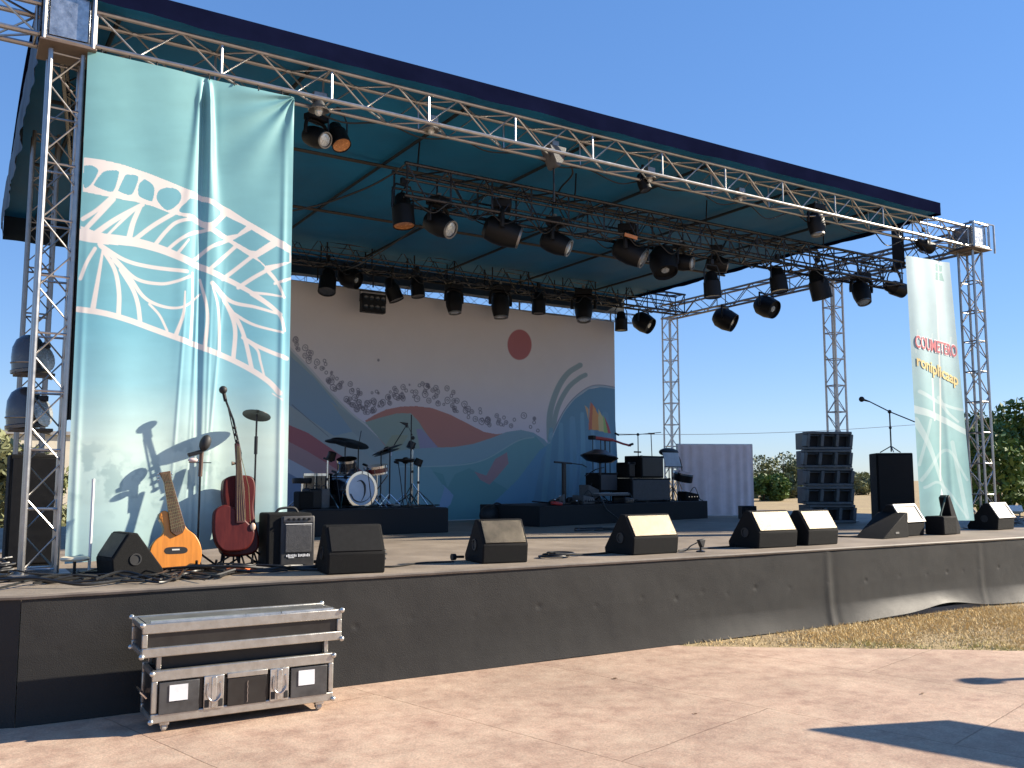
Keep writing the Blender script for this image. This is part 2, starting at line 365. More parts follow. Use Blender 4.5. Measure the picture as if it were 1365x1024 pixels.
# ================================================================== TRUSSES
def zig(c0, c1, L, pitch, a, start=0):
    n = max(2, round(L / pitch)); pts = []
    for k in range(n + 1): pts.append((c0 if (k + start) % 2 == 0 else c1) + a * (.02 + (L - .04) * k / n))
    return pts
def truss(name, label, cat, p0, p1, w_, h, mat, pitch=.36, r=.024, rb=.011, group=None, rings=None, mid=False, brace=None):
    p0, p1 = V(p0), V(p1); L = (p1 - p0).length; a = (p1 - p0).normalized()
    if abs(a.z) > .9: sx, sy = V((1, 0, 0)), V((0, 1, 0))
    else: sy = V((0, 0, 1)); sx = a.cross(sy).normalized()
    root = thing(name, label, cat, p0, 0, group); bm_ = brace or mat
    c = [sx * (i * (w_ / 2 - r)) + sy * (j * (h / 2 - r)) for i, j in ((-1, -1), (1, -1), (1, 1), (-1, 1))]
    for q in c: B().tube([q, q + a * L], r, 8).done('chord', mat, root)
    if mid:
        for i in (0, 1):
            q = (c[i] + c[3 - i]) / 2; B().tube([q, q + a * L], r * .6, 6).done('rail', mat, root)
    for i in range(4): B().tube(zig(c[i], c[(i + 1) % 4], L, pitch, a, i % 2), rb, 5).done('lattice', bm_, root)
    k = rings or max(1, round(L / 2)); 
    for i in range(k + 1):
        q = a * (.03 + (L - .06) * i / k); B().tube([x + q for x in c], rb * 1.15, 5, True).done('cross_frame', bm_, root)
    return root
def tower(label, x, y, top, base=ZD, s=.29, rings=9, group='upright truss towers carrying the stage roof', mat=ALU, br=None):
    t = truss('truss_tower', label, 'truss tower', (x, y, base + .02), (x, y, top), s, s, mat, .29, .021, .0095, group, rings, brace=br)
    B().box((0, 0, -.01), (s + .16, s + .16, .018)).done('base_plate', ALUD, t, .004)
    return t
TL = (.615, 8.45); TR = (14.0, 8.45)
t = tower('tall aluminium truss tower at the front left corner beside the big teal banner', *TL, 5.28)
t2 = tower('aluminium truss tower at the front right corner beside the narrow pale banner', *TR, 5.36)
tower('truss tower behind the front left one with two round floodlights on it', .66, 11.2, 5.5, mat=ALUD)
tower('thin truss tower rising behind the stacked loudspeakers on the right', 14.0, 11.2, 5.4, mat=M('sunlit_tint_aluminium', (.72, .68, .62), .45, .6, .16, 9))  # base colour lightened to stand in for sunlight on the right rear towers
tower('thin truss tower at the back right beside the white partition', 14.0, 15.8, 5.4, mat=MATS['sunlit_tint_aluminium'])
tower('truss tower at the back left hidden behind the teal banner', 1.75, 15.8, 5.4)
def head(t, dz, w_, h):
    r = thing_part('sleeve_block', t)
def sleeve(t, z, w_, h, open_side):
    b = B()
    for i in (-1, 1):
        for j in (-1, 1): b.tube([(i * w_ / 2, j * w_ / 2, z), (i * w_ / 2, j * w_ / 2, z + h)], .02, 8)
    for k in (z + .02, z + h - .02):
        b.tube([(-w_ / 2, -w_ / 2, k), (w_ / 2, -w_ / 2, k), (w_ / 2, w_ / 2, k), (-w_ / 2, w_ / 2, k)], .018, 6, True)
    s = b.done('sleeve_block', ALU, t)
    B().box((0, 0, z - .012), (w_ + .06, w_ + .06, .02)).done('bottom_plate', M('brown_plate', (.16, .115, .085), .5, .2), s, .004)
    for (sx, sy) in ((0, -1), (0, 1), (1, 0), (-1, 0)):
        B().box((sx * (w_ / 2 - .03), sy * (w_ / 2 - .03), z + h / 2), (.008 if sx else w_ - .08, .008 if sy else w_ - .08, h - .12)).done('side_plate', M('galvanised_plate', (.5, .5, .49), .3, .85, .35, 14, .5, 18), s, .002)
    b = B()
    for k in range(4): b.lathe([(.028, 0), (.028, .03)], 12, Matrix.Translation((w_ * (.3 if k % 2 else -.3), w_ * (.3 if k > 1 else -.3), z + h)))
    b.done('roller', ALUD, s)
sleeve(t, 4.46, .38, .50, 0); sleeve(t2, 4.50, .42, .42, 1)
B().tube([(.2, -.2, 4.93), (.38, -.2, 4.93), (.38, -.2, 4.46)], .016, 6).done('guide_bar', ALU, t2)
# main beams
ZT = 5.545
truss('roof_truss', 'long bright aluminium front roof beam spanning between the two front towers', 'roof truss', (.80, 8.45, ZT), (13.80, 8.45, ZT), .30, .36, ALU, .36, .022, .0105, rings=12)
truss('roof_truss', 'short aluminium truss arm sticking out left of the front left tower head', 'roof truss', (.40, 8.45, 5.52), (-1.3, 8.45, 5.52), .30, .32, ALU, .34, .025, .011)
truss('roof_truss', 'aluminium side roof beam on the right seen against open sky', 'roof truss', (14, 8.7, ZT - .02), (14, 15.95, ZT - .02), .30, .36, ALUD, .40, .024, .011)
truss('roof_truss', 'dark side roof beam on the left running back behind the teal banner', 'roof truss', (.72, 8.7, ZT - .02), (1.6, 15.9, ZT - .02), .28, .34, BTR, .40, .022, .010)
truss('roof_truss', 'dark rear lighting truss above the painted backdrop', 'lighting truss', (1.9, 15.0, 5.60), (13.9, 15.3, 5.60), .34, .46, BTR, .27, .024, .013, rings=14, mid=True)
midt = truss('roof_truss', 'dark middle lighting truss hung under the canopy with round lens spotlights', 'lighting truss', (4.34, 9.7, 5.17), (13.75, 9.7, 5.17), .42, .44, BTR, .27, .023, .0125, rings=16, mid=True)
for x in (.25, 2.6, 5.0, 7.6): B().tube([(x, 0, .2), (x + .03, 0, .62)], .011, 6).done('hanger', BLKM, midt)
truss('roof_truss', 'slim ladder truss crossing the strip of sky over the backdrop', 'backdrop truss', (3.2, 15.75, 5.24), (13.3, 15.75, 5.24), .12, .22, M('grey_truss', (.25, .27, .30), .4, .5), .26, .009, .005, rings=5)

# ================================================================== ROOF CANOPY
roof = thing('stage_roof', 'dark navy fabric roof canopy with a teal underside over the stage', 'canopy', (0, 0, 0))
nu, nv = 160, 110
U = np.linspace(0, 1, nu)[None, :].repeat(nv, 0); W_ = np.linspace(0, 1, nv)[:, None].repeat(nu, 1)
X0, X1, Y0, Y1 = .42, 12.95, 8.26, 16.15
Xc = X0 + (X1 - X0) * U; Yc = Y0 + (Y1 - Y0) * W_
sag = .05 * np.abs(np.sin(PI * (Xc - X0) / 1.79)) ** .7 * np.sin(PI * np.clip(W_, 0, 1)) + .02 * (vnoise(Xc, Yc, 1.1, 5, 3) - .5)
cloth('sunglow_sheet', np.stack([Xc, Yc, 5.80 - sag + .0 * W_], -1)[::-1], None, TEAL, roof)
cloth('top_skin', np.stack([Xc, Yc, 5.93 + .55 * np.sin(PI * np.clip(W_, 0, 1)) ** .8 * (1 - .0 * U) + .01 * vnoise(Xc, Yc, .9, 2, 3)], -1), None, NAVY, roof)
def valance(name, p0, p1, ztop, zbot, amp, mat, n=160, k=24, dirv=(0, -1, 0), ph=0):
    p0, p1 = np.array(p0, float), np.array(p1, float); u = np.linspace(0, 1, n)[None, :, None]; v = np.linspace(0, 1, k)[:, None, None]
    zt = np.array(ztop) if np.ndim(ztop) == 0 else ztop[0] + (ztop[1] - ztop[0]) * u; zb = zbot if np.ndim(zbot) == 0 else zbot[0] + (zbot[1] - zbot[0]) * u
    P = np.zeros((k, n, 3)); P[..., :2] = p0 + (p1 - p0) * u
    Ln = np.hypot(*(p1 - p0)); s_ = (u[..., 0] * Ln).repeat(k, 0)
    fold = vnoise(s_ + 3 + ph, v[..., 0].repeat(n, 1) * .35 + 1, .5, 6 + ph, 3) - .5
    d = amp * fold * (.25 + 1.2 * v[..., 0]); P += d[..., None] * np.array(dirv)
    z = zt * (1 - v) + zb * v; P[..., 2] = (z + 0 * u)[..., 0]
    P[..., 2] += (v[..., 0] ** 3) * .05 * (vnoise(s_ + 7, s_ * 0, .6, 12, 3) - .5)
    return cloth(name, P, None, mat, roof)
valance('front_valance', (X0, Y0 - .01), (X1, Y0 - .01), 5.95, 5.765, .02, NAVY)
valance('left_valance', (X0 - .01, Y0), (X0 - .03, Y1), 5.95, (5.30, 5.42), .10, M('dark_side_cloth', (.007, .008, .010), .55, 0, .3, 2), dirv=(-1, 0, 0))
valance('back_valance', (X0, Y1 + .01), (X1, Y1 + .01), 5.95, 5.40, .05, M('dark_back_cloth', (.006, .022, .04), .6, 0, .3, 2))
valance('right_valance', (X1 + .01, Y0), (X1 + .01, Y1), 5.95, 5.74, .03, NAVY, dirv=(1, 0, 0))
for x in [.9 + 1.79 * k for k in range(7)]:
    B().tube([(x + .12, 8.35, 5.72), (x, 12.2, 5.715), (x - .05, 16.0, 5.72)], .022, 6).done('rafter', M('rafter_paint', (.006, .014, .02), .7), roof)
for y in (10.6, 12.9):
    B().tube([(.6, y, 5.69), (12.9, y, 5.69)], .022, 6).done('purlin', M('brown_purlin', (.055, .045, .035), .5), roof)
# slack wires under the canopy
def wire(label, pts, r=.009): return tag(B().tube(spline(pts, 10), r, 6).done('slack_cable', CABLE), label, 'cable', 'slack cables under the canopy')
wire('black cable drooping under the canopy from the banner to the middle truss end', [FY(380, 283, 10.4), FY(430, 272, 10.3), FY(490, 250, 10.0), FY(530, 228, 9.75)], .012)
wire('black cable looping under the front beam above the grey loudspeaker horn', [FY(758, 215, 9.0), FY(763, 232, 9.1), FY(748, 250, 9.4), FY(742, 262, 9.6)], .012)
wire('black cable hanging below the canopy between the middle and rear trusses', [FY(560, 300, 12), FY(520, 328, 13), FY(480, 352, 14), FY(455, 362, 14.9)], .012)

# ================================================================== BIG TEAL BANNER
YB = 8.29
c4 = [FY(117, 67, YB), FY(392, 130, YB), FY(381, 722, YB), FY(86, 752, YB)]
P, U, W_ = quad(c4, 430, 900); A_x, A_y = px(P)
top = np.array((.20, .44, .45)); midc = np.array((.18, .47, .57)); low = np.array((.60, .76, .69)); bot = np.array((.46, .67, .66))
k = W_[..., None]
def lerp3(k, stops):
    out = np.zeros(k.shape[:2] + (3,)) + stops[0][1]
    for (a, ca), (b_, cb) in zip(stops, stops[1:]):
        t_ = np.clip((k - a) / (b_ - a), 0, 1); out = out * (1 - (k > a)) + (ca * (1 - t_) + cb * t_) * (k > a)
    return out
base = lerp3(k, [(0, top), (.3, np.array((.19, .45, .49))), (.55, midc), (.66, np.array((.28, .56, .63))), (.78, low), (1, bot)])
base = base * (1 + .10 * (vnoise(A_x, A_y * 6, 60, 21, 3) - .5)[..., None])
art = Art(A_x, A_y, base)
fol = np.clip((vnoise(A_x, A_y, 13, 31, 4) - .50) * 7, 0, 1) * np.clip(1 - ((A_y - 640 - 16 * np.sin(A_x / 23)) / 55) ** 2, 0, 1) * np.clip((330 - A_x) / 70, 0, 1)
art.blend(fol * .55, (.27, .42, .42))
k1 = .2271
def c2p(L_): return [(90 + x * k1, 190 + y * k1) for x, y in L_]
def c3p(L_): return [(90 + x * k1, 350 + y * k1) for x, y in L_]
WH = (.80, .74, .69)
def s2(L_, a, b_=None): art.stroke(c2p(L_), a * k1, (b_ if b_ is not None else a) * k1, WH)
def s3(L_, a, b_=None): art.stroke(c3p(L_), a * k1, (b_ if b_ is not None else a) * k1, WH)
# cells between the two upper arcs: white band with cut-outs
band = [(95, 90), (200, 105), (330, 135), (480, 185), (600, 232), (730, 285), (850, 335), (960, 392), (1060, 460), (1150, 515), (1310, 610), (1310, 705), (1180, 760), (1130, 705), (1050, 655), (960, 590), (880, 545), (800, 500), (700, 440), (600, 415), (500, 375), (400, 350), (280, 330), (180, 310), (90, 290)]
art.poly(c2p(band), WH)
TC = (.17, .43, .50)
for cell, sm in [([(95, 138), (140, 138), (175, 160), (172, 190), (135, 250), (95, 262)], 1), ([(230, 168), (285, 168), (300, 185), (275, 275), (245, 292), (165, 262), (158, 240), (200, 185)], 1),
                 ([(350, 190), (400, 195), (415, 215), (385, 295), (355, 310), (300, 290), (298, 278), (335, 200)], 1), ([(450, 215), (490, 240), (510, 275), (500, 335), (485, 345), (425, 320), (413, 290), (420, 245)], 1),
                 ([(585, 264), (640, 275), (667, 310), (655, 355), (610, 392), (575, 395), (535, 355), (522, 320), (540, 280)], 1), ([(720, 328), (770, 335), (900, 400), (850, 465), (800, 462), (735, 425), (655, 402)], 1),
                 ([(935, 430), (1052, 490), (1000, 535), (940, 545), (862, 500)], 0), ([(1080, 512), (1190, 582), (1105, 638), (1070, 632), (972, 572)], 0), ([(1225, 610), (1300, 650), (1300, 702), (1160, 725), (1112, 678)], 0)]:
    art.poly(c2p(cell), TC, bool(sm))
s2([(70, 540), (150, 560), (300, 575), (420, 592), (560, 632), (700, 692), (830, 752), (960, 812), (1080, 882), (1180, 950), (1250, 1010)], 66, 14)
art.poly(c2p([(75, 490), (150, 520), (260, 550), (420, 575), (420, 610), (200, 600), (95, 570)]), WH)
for L_, a, b_ in [([(95, 520), (180, 430), (265, 335)], 26, 34), ([(90, 450), (170, 400), (250, 330)], 26, 22), ([(165, 535), (280, 455), (440, 365)], 34, 26), ([(235, 545), (320, 460), (400, 385)], 14, 22), ([(360, 565), (385, 470), (425, 380)], 34, 26), ([(395, 570), (500, 490), (625, 415)], 26, 26),
                  ([(505, 612), (580, 520), (650, 465), (760, 452), (830, 500)], 24, 18), ([(580, 635), (660, 570), (740, 530), (850, 510)], 20, 20), ([(640, 658), (680, 610), (712, 570)], 20, 10), ([(740, 695), (840, 615), (940, 575)], 22, 20), ([(830, 748), (910, 680), (990, 608)], 22, 22), ([(915, 800), (1000, 735), (1085, 668)], 24, 22), ([(1005, 850), (1090, 795), (1180, 745)], 24, 22),
                  ([(185, 600), (330, 690), (480, 730), (700, 757)], 22, 22), ([(190, 610), (280, 690), (400, 800), (540, 830), (640, 815), (720, 785)], 22, 16), ([(270, 690), (360, 790), (440, 900), (520, 950), (620, 972), (700, 955), (780, 890)], 26, 10), ([(160, 625), (110, 710), (75, 800)], 22, 22), ([(205, 640), (180, 790), (148, 975)], 14, 32), ([(210, 640), (275, 750), (300, 880), (298, 1010)], 22, 28), ([(310, 750), (380, 860), (412, 950), (425, 1050)], 22, 26)]: s2(L_, a, b_)
s3([(60, 275), (200, 297), (350, 337), (500, 390), (650, 445), (800, 502), (950, 562), (1080, 632), (1180, 702), (1240, 768)], 34, 30)
for L_, a, b_ in [([(1200, 770), (1258, 808)], 10, 4), ([(480, 245), (540, 310), (585, 400)], 14, 14), ([(690, 170), (680, 300), (635, 430)], 8, 26), ([(735, 60), (735, 260), (725, 450)], 12, 18), ([(780, 100), (822, 300), (805, 510)], 14, 26), ([(850, 130), (888, 280), (893, 535)], 12, 18), ([(860, 130), (930, 230), (985, 380), (975, 575)], 22, 26), ([(920, 220), (1000, 340), (1045, 460), (1080, 620)], 22, 24), ([(1040, 450), (1110, 510), (1130, 580), (1155, 680)], 16, 12),
                  ([(850, 120), (960, 225), (1100, 262), (1225, 300)], 26, 14), ([(965, 290), (1090, 365), (1260, 412)], 20, 12), ([(1030, 440), (1130, 500), (1285, 565)], 20, 24), ([(1080, 185), (1190, 260), (1245, 315), (1270, 400)], 22, 18), ([(1080, 178), (1180, 188), (1272, 205)], 18, 10), ([(1165, 40), (1230, 120), (1268, 208)], 24, 12), ([(1215, 125), (1310, 95)], 22, 10)]: s3(L_, a, b_)
def bd(U, W_):
    t = (U - .545 - .01 * W_); wv = .022 + .16 * np.minimum(W_, .38) ** 1.15; s_ = np.clip(W_ / .05, 0, 1)
    D = .058 * s_ * np.exp(-W_ * 2.1) * (np.exp(-((t - wv * .75) / (wv * .55)) ** 2) - .75 * np.exp(-((t + wv * .15) / (wv * .35)) ** 2) + .35 * np.exp(-((t + wv * 1.1) / (wv * .5)) ** 2))
    D += .007 * s_ * (np.exp(-((t + .016) / .010) ** 2) + .8 * np.exp(-((t - .022) / .012) ** 2) - .6 * np.exp(-((t - .055) / .02) ** 2))
    D += 0.009 * np.exp(-((U - .955) / .015) ** 2) * np.clip(W_ * 3, 0, 1) + .006 * np.exp(-((U - .03) / .012) ** 2) * np.clip(W_ * 2 - .6, 0, 1)
    D += .016 * np.sin(2 * PI * (U * 1.15 + .1 * W_)) + .006 * np.sin(2 * PI * (U * 2.7 - .5 * W_ + .2))
    rr = np.hypot((1 - U) * .43, W_) ; ang = np.arctan2(W_, (1 - U) * .43)
    D += .012 * np.exp(-rr * 5) * np.sin(ang * 14)
    D += .004 * (vnoise(U * 1.8, W_ * 2.4, .5, 17, 3) - .5)
    for u0, kx in ((.47, -.1), (.53, -.06), (.60, -.02), (.64, -.16)):
        D += .004 * np.exp(-((U - u0 - kx * (W_ - .6)) / .008) ** 2) * np.clip((W_ - .38) * 5, 0, 1) * np.clip((1.0 - W_) * 4, 0, 1)
    return D
P = P.copy(); P[..., 1] -= bd(U, W_)
BAN = M('banner_vinyl', (.88, .88, .88), .56, 0, .05, 3, attr=True, rvar=.06)
bn = thing('hanging_banner', 'tall teal banner printed with a white insect wing at the left of the stage', 'banner', tuple(c4[3]))
o = cloth('banner_cloth', P - np.array(c4[3]), art.c, BAN, bn)
for k in range(8):
    q = c4[0].lerp(c4[1], (k + .5) / 8) - c4[3]; B().tube([q + V((0, 0, -.015)), q + V((0, .02, .03)), q + V((0, .045, .06))], .006, 5).done('hanging_tie', CABLE, bn)
# narrow black drape between tower and banner
dr = [FY(104, 60, 8.75), FY(119, 66, 8.75), FY(96, 560, 8.75), FY(88, 560, 8.75)]
Pd, U, W_ = quad(dr, 24, 160); Pd = Pd.copy(); Pd[..., 1] -= .03 * np.sin(U * 9 + W_ * 3); 
tag(cloth('black_drape', Pd, None, M('black_drape_cloth', (.012, .012, .013), .8, 0, .3, 4)), 'narrow black drape between the left tower and the teal banner', 'drape')

# ================================================================== PAINTED BACKDROP
YK = 15.5
c4 = [FY(330, 366, YK), FY(818, 430, YK), FY(821, 692, YK), FY(330, 712, YK)]
for q in (c4[2], c4[3]): q.z = ZD + .01
P, U, W_ = quad(c4, 820, 520); A_x, A_y = px(P)
kk = ((A_y - 370 - (A_x - 387) * .128) / 230)[..., None]
base = lerp3(np.clip(kk, 0, 1), [(0, np.array((.72, .67, .63))), (.45, np.array((.76, .70, .68))), (.75, np.array((.68, .64, .74))), (1, np.array((.60, .60, .76)))])
a = Art(A_x, A_y, base)
a.ell(693, 459.5, 16.3, 20.3, (.42, .085, .09))
LB, TEA, GRN, RED = (.22, .36, .46), (.12, .36, .38), (.25, .36, .32), (.48, .17, .13)
# bubbles
rs = random.Random(3)
DK = (.07, .055, .09)
def bub(x, y, r):
    pts = [(x + r * math.cos(t) * (1 + rs.uniform(-.1, .1)), y + r * 1.15 * math.sin(t) * (1 + rs.uniform(-.1, .1))) for t in [2 * PI * i / 9 for i in range(9)]]
    a.stroke(pts + [pts[0]], 1.1, 1.1, DK, soft=.3, alpha=.8)
    if r > 2: a.stroke([(x - r * .4, y), (x, y - r * .4), (x + r * .4, y + r * .1), (x, y + r * .4)], 1, 1, DK, soft=.3, alpha=.8)
line = [(385, 462), (415, 492), (440, 520), (470, 548), (486, 558), (505, 545), (530, 538), (560, 536), (590, 545), (620, 560), (650, 572), (690, 572), (730, 582)]
dens = [11, 15, 17, 18, 14, 12, 13, 14, 15, 13, 9, 4, 5]; hts = [14, 24, 30, 32, 26, 20, 22, 26, 26, 20, 14, 18, 20]
for (p_, q_), n_, h_ in zip(zip(line, line[1:]), dens, hts):
    for _ in range(n_):
        t_ = rs.random(); bub(p_[0] + (q_[0] - p_[0]) * t_ + 3, p_[1] + (q_[1] - p_[1]) * t_ - 4 - h_ * rs.random() ** 1.5, rs.choice((1.3, 1.8, 2.4, 3.0, 3.6)))
for x, y, r in [(505, 480, 1.6), (505, 524, 1.6), (546, 513, 1.2), (570, 514, 2.8), (713, 558, 2.4), (519, 530, 2.6)]: a.ell(x, y, r, r * 1.2, DK, .8)
# left wing of bands
a.poly([(330, 405), (385, 464), (415, 495), (440, 523), (470, 552), (487, 563), (510, 592), (545, 640), (560, 720), (330, 720)], (.30, .40, .42))
a.poly([(330, 420), (386, 474), (420, 505), (450, 540), (472, 575), (438, 583), (330, 500)], (.19, .33, .45))
a.poly([(440, 535), (486, 566), (523, 600), (512, 614), (470, 575)], (.26, .35, .38))
a.stroke([(385, 463), (415, 494), (440, 522), (470, 552), (490, 568), (523, 600)], 3.2, 2.2, (.55, .56, .58))
a.poly([(330, 520), (385, 540), (440, 578), (480, 600), (540, 640), (330, 600)], (.33, .40, .41))
a.stroke([(389, 540), (410, 558), (438, 582)], 1.2, .6, (.09, .12, .16))
a.poly([(330, 545), (383, 566), (410, 577), (440, 597), (470, 618), (500, 640), (470, 650), (430, 636), (405, 622), (383, 604), (330, 580)], (.40, .07, .085))
a.poly([(330, 570), (383, 588), (410, 602), (440, 620), (470, 640), (440, 648), (410, 634), (383, 616), (330, 596)], (.42, .22, .22))
a.poly([(330, 598), (383, 611), (415, 628), (450, 652), (420, 662), (383, 640), (330, 620)], (.50, .50, .58))
a.poly([(330, 625), (383, 630), (412, 646), (440, 665), (400, 690), (330, 690)], (.16, .22, .36))
# red hill
hill = [(487, 561), (500, 553), (515, 546), (535, 542), (555, 541.5), (575, 544), (600, 553), (625, 566), (645, 576), (662, 579), (690, 575), (660, 592), (640, 600), (560, 604), (520, 602)]
a.poly(hill, RED)
a.poly([(487, 563), (510, 556), (530, 551), (548, 551), (558, 562), (566, 575), (583, 598), (560, 612), (522, 602)], GRN)
a.poly([(555, 572), (562, 572), (584, 597), (560, 600)], (.28, .26, .42)); a.poly([(512, 598), (523, 580), (545, 580), (530, 603)], (.28, .33, .22))
# waves
w1 = [(523, 602), (545, 599), (575, 597), (605, 596), (630, 592), (655, 584), (675, 576), (695, 573), (712, 577), (726, 586), (745, 610), (760, 720), (505, 720)]
a.poly(w1, (.21, .38, .45))
a.poly([(555, 623), (600, 621), (640, 614), (670, 600), (695, 584), (715, 582), (735, 605), (760, 720), (540, 720)], (.12, .35, .38))
a.poly([(572, 627), (590, 632), (596, 650), (606, 632), (625, 624), (655, 640), (690, 660), (700, 720), (545, 720)], (.07, .29, .31))
a.poly([(590, 646), (604, 660), (600, 672), (588, 684), (580, 668)], (.22, .36, .55)); a.poly([(545, 620), (572, 622), (592, 650), (570, 720), (535, 720)], (.15, .36, .42))
a.poly([(632, 629), (648, 634), (660, 612), (676, 603), (678, 618), (664, 634), (652, 646), (640, 640)], (.42, .20, .22), alpha=.9)
a.poly([(640, 700), (660, 668), (690, 640), (720, 600), (735, 590), (760, 720), (640, 720)], (.08, .29, .46))
a.stroke([(530, 622), (600, 621), (645, 613), (690, 588), (712, 583)], 1.6, 1.6, (.30, .47, .50))
# right hill, stripes and sails
a.stroke([(733, 585), (734, 550), (744, 518), (757, 498), (773, 487)], 8, 7, (.27, .37, .37)); a.stroke([(737, 575), (744, 543), (757, 518), (771, 505), (780, 500)], 6.5, 6, (.27, .37, .37))
a.ell(738, 582, 6, 7, (.52, .62, .66))
rh = [(733, 592), (740, 575), (752, 550), (766, 532), (784, 519), (800, 516), (830, 520), (840, 720), (700, 720), (722, 612)]
a.poly(rh, (.085, .27, .40))
a.stroke([(736, 580), (752, 549), (766, 531), (784, 518), (800, 515), (825, 519)], 2.4, 2.4, (.36, .48, .54)); a.stroke([(737, 577), (752, 547.5), (766, 529.5), (784, 516.3), (800, 513.4), (825, 517.5)], .8, .8, (.1, .12, .2))
for x0, x1, w0, c_ in [(748, 740, 5, (.15, .38, .50)), (763, 758, 7, (.14, .36, .50)), (776, 771, 5, (.17, .42, .53)), (786, 792, 4, (.20, .40, .52)), (806, 810, 8, (.13, .33, .44)), (735, 722, 5, (.12, .36, .46))]:
    a.stroke([(x0, 545 + abs(x0 - 790) * .5), ((x0 + x1) / 2 + 2, 610), (x1, 700)], w0, w0 * 1.6, c_, alpha=.75)
a.poly([(786, 537), (791, 572), (784, 572)], (.75, .30, .08)); a.poly([(787, 536), (794, 545), (793, 573), (784, 573)], (.62, .13, .04)); a.poly([(790, 540), (801, 560), (797, 574), (788, 573)], (.85, .33, .06)); a.poly([(797, 545), (806, 562), (805, 576), (797, 575)], (.75, .58, .22)); a.poly([(803, 553), (808, 565), (810, 577), (804, 577)], (.35, .55, .12)); a.poly([(805, 555), (810, 567), (813, 578), (809, 578)], (.55, .04, .05)); a.poly([(779, 540), (784, 545), (784, 560)], (.7, .42, .18))
P = P.copy(); fold = np.clip((A_x - 690) / 60, 0, 1) * np.clip((A_y - 560) / 60, 0, 1)
P[..., 1] -= .11 * fold * (vnoise(P[..., 0] - .08 * P[..., 2], P[..., 2] * .12, .16, 44, 2)) + .02 * np.sin(P[..., 0] * 1.7) + .03 * np.clip(W_ - .8, 0, 1) * np.sin(P[..., 0] * 5)
a.c = np.clip((a.c * .84 + .16 * np.array((.60, .57, .60))) * 1.14, 0, .88)
bk = thing('painted_backdrop', 'wide painted stage backdrop with a red sun, hills and waves', 'backdrop', tuple(c4[3]))
cloth('backdrop_cloth', P - np.array(c4[3]), a.c, M('backdrop_print', (1, 1, 1), .7, 0, .04, 2, attr=True), bk)
b = B(); b.tube([c4[0] - c4[3] + V((0, .03, 0)), c4[1] - c4[3] + V((0, .03, 0))], .02, 6); b.done('top_batten', ALUD, bk)
for u in (0, .35, .7, .995):
    p_ = c4[3].lerp(c4[2], u) - c4[3]; q_ = c4[0].lerp(c4[1], u) - c4[3]; B().tube([p_ + V((0, .06, 0)), q_ + V((0, .06, 0.2))], .02, 6).done('support_pole', ALUD, bk)

# ================================================================== NARROW RIGHT BANNER
YR = 8.2
c4 = [FY(1207, 341, YR), FY(1266, 350, YR), FY(1299, 694, YR), FY(1227, 694, YR)]
P, U, W_ = quad(c4, 160, 640); A_x, A_y = px(P)
base = lerp3(W_[..., None], [(0, np.array((.40, .57, .62))), (.35, np.array((.38, .55, .58))), (.55, np.array((.30, .52, .53))), (.8, np.array((.22, .45, .45))), (1, np.array((.28, .50, .50)))])
base *= (1 + .22 * (vnoise(A_x + A_y * .35, A_y, 22, 61, 4) - .5))[..., None]
a = Art(A_x, A_y, base); PW = (.60, .72, .70)
for pts, w0, al in [([(1217, 545), (1250, 556), (1295, 580)], 10, .8), ([(1225, 522), (1260, 540), (1290, 548)], 5, .6), ([(1252, 530), (1262, 548), (1278, 562)], 5, .6), ([(1220, 560), (1240, 600), (1262, 660)], 8, .5), ([(1228, 640), (1262, 600), (1290, 640)], 5, .35), ([(1240, 560), (1225, 620)], 5, .4), ([(1270, 590), (1290, 690)], 7, .4), ([(1232, 650), (1255, 645), (1290, 690)], 4, .4), ([(1222, 440), (1220, 470)], 2, .6), ([(1243, 445), (1241, 462)], 2, .5), ([(1269, 450), (1266, 470)], 3, .6)]: a.stroke(pts, w0, w0 * .6, PW, alpha=al)
a.stroke([(1249, 376), (1251, 450), (1254, 530), (1254, 640)], 1.8, 2, (.80, .80, .72)); a.poly([(1255, 650), (1259, 662), (1254, 662)], (.8, .82, .8)); a.stroke([(1243, 505), (1246, 560)], 2.5, 2, (.7, .76, .74)); a.stroke([(1246, 455), (1247, 470)], 1.5, 1.5, (.18, .26, .28))
G2 = (.10, .30, .30)
for pl in ([(1247, 351), (1251, 352), (1251, 362), (1247, 361)], [(1252, 353), (1257, 354), (1257, 362), (1253, 362)], [(1247, 363), (1251, 363), (1251, 374), (1247, 373)], [(1253, 364), (1257, 364), (1260, 375), (1253, 374)]): a.poly(pl, G2)
def bdr(U, W_): return .012 * np.sin(2 * PI * (U * .9 + .15 * W_)) + .006 * np.sin(2 * PI * (U * 2.1 - .3 * W_)) + .008 * np.exp(-((U - .62) / .05) ** 2) * W_
P = P.copy(); P[..., 1] -= bdr(U, W_)
bn2 = thing('hanging_banner', 'narrow pale green banner with red and yellow lettering beside the right tower', 'banner', tuple(c4[3]))
cloth('banner_cloth', P - np.array(c4[3]), a.c, BAN, bn2)
def text_mesh(s, size, off=0.):
    cu = bpy.data.curves.new('text', 'FONT'); cu.body = s; cu.size = size; cu.offset = off; cu.align_x = 'LEFT'; cu.resolution_u = 3
    o = bpy.data.objects.new('text', cu); COL.objects.link(o); bpy.context.view_layer.update()
    me = bpy.data.meshes.new_from_object(o.evaluated_get(bpy.context.evaluated_depsgraph_get())); bpy.data.objects.remove(o); return me
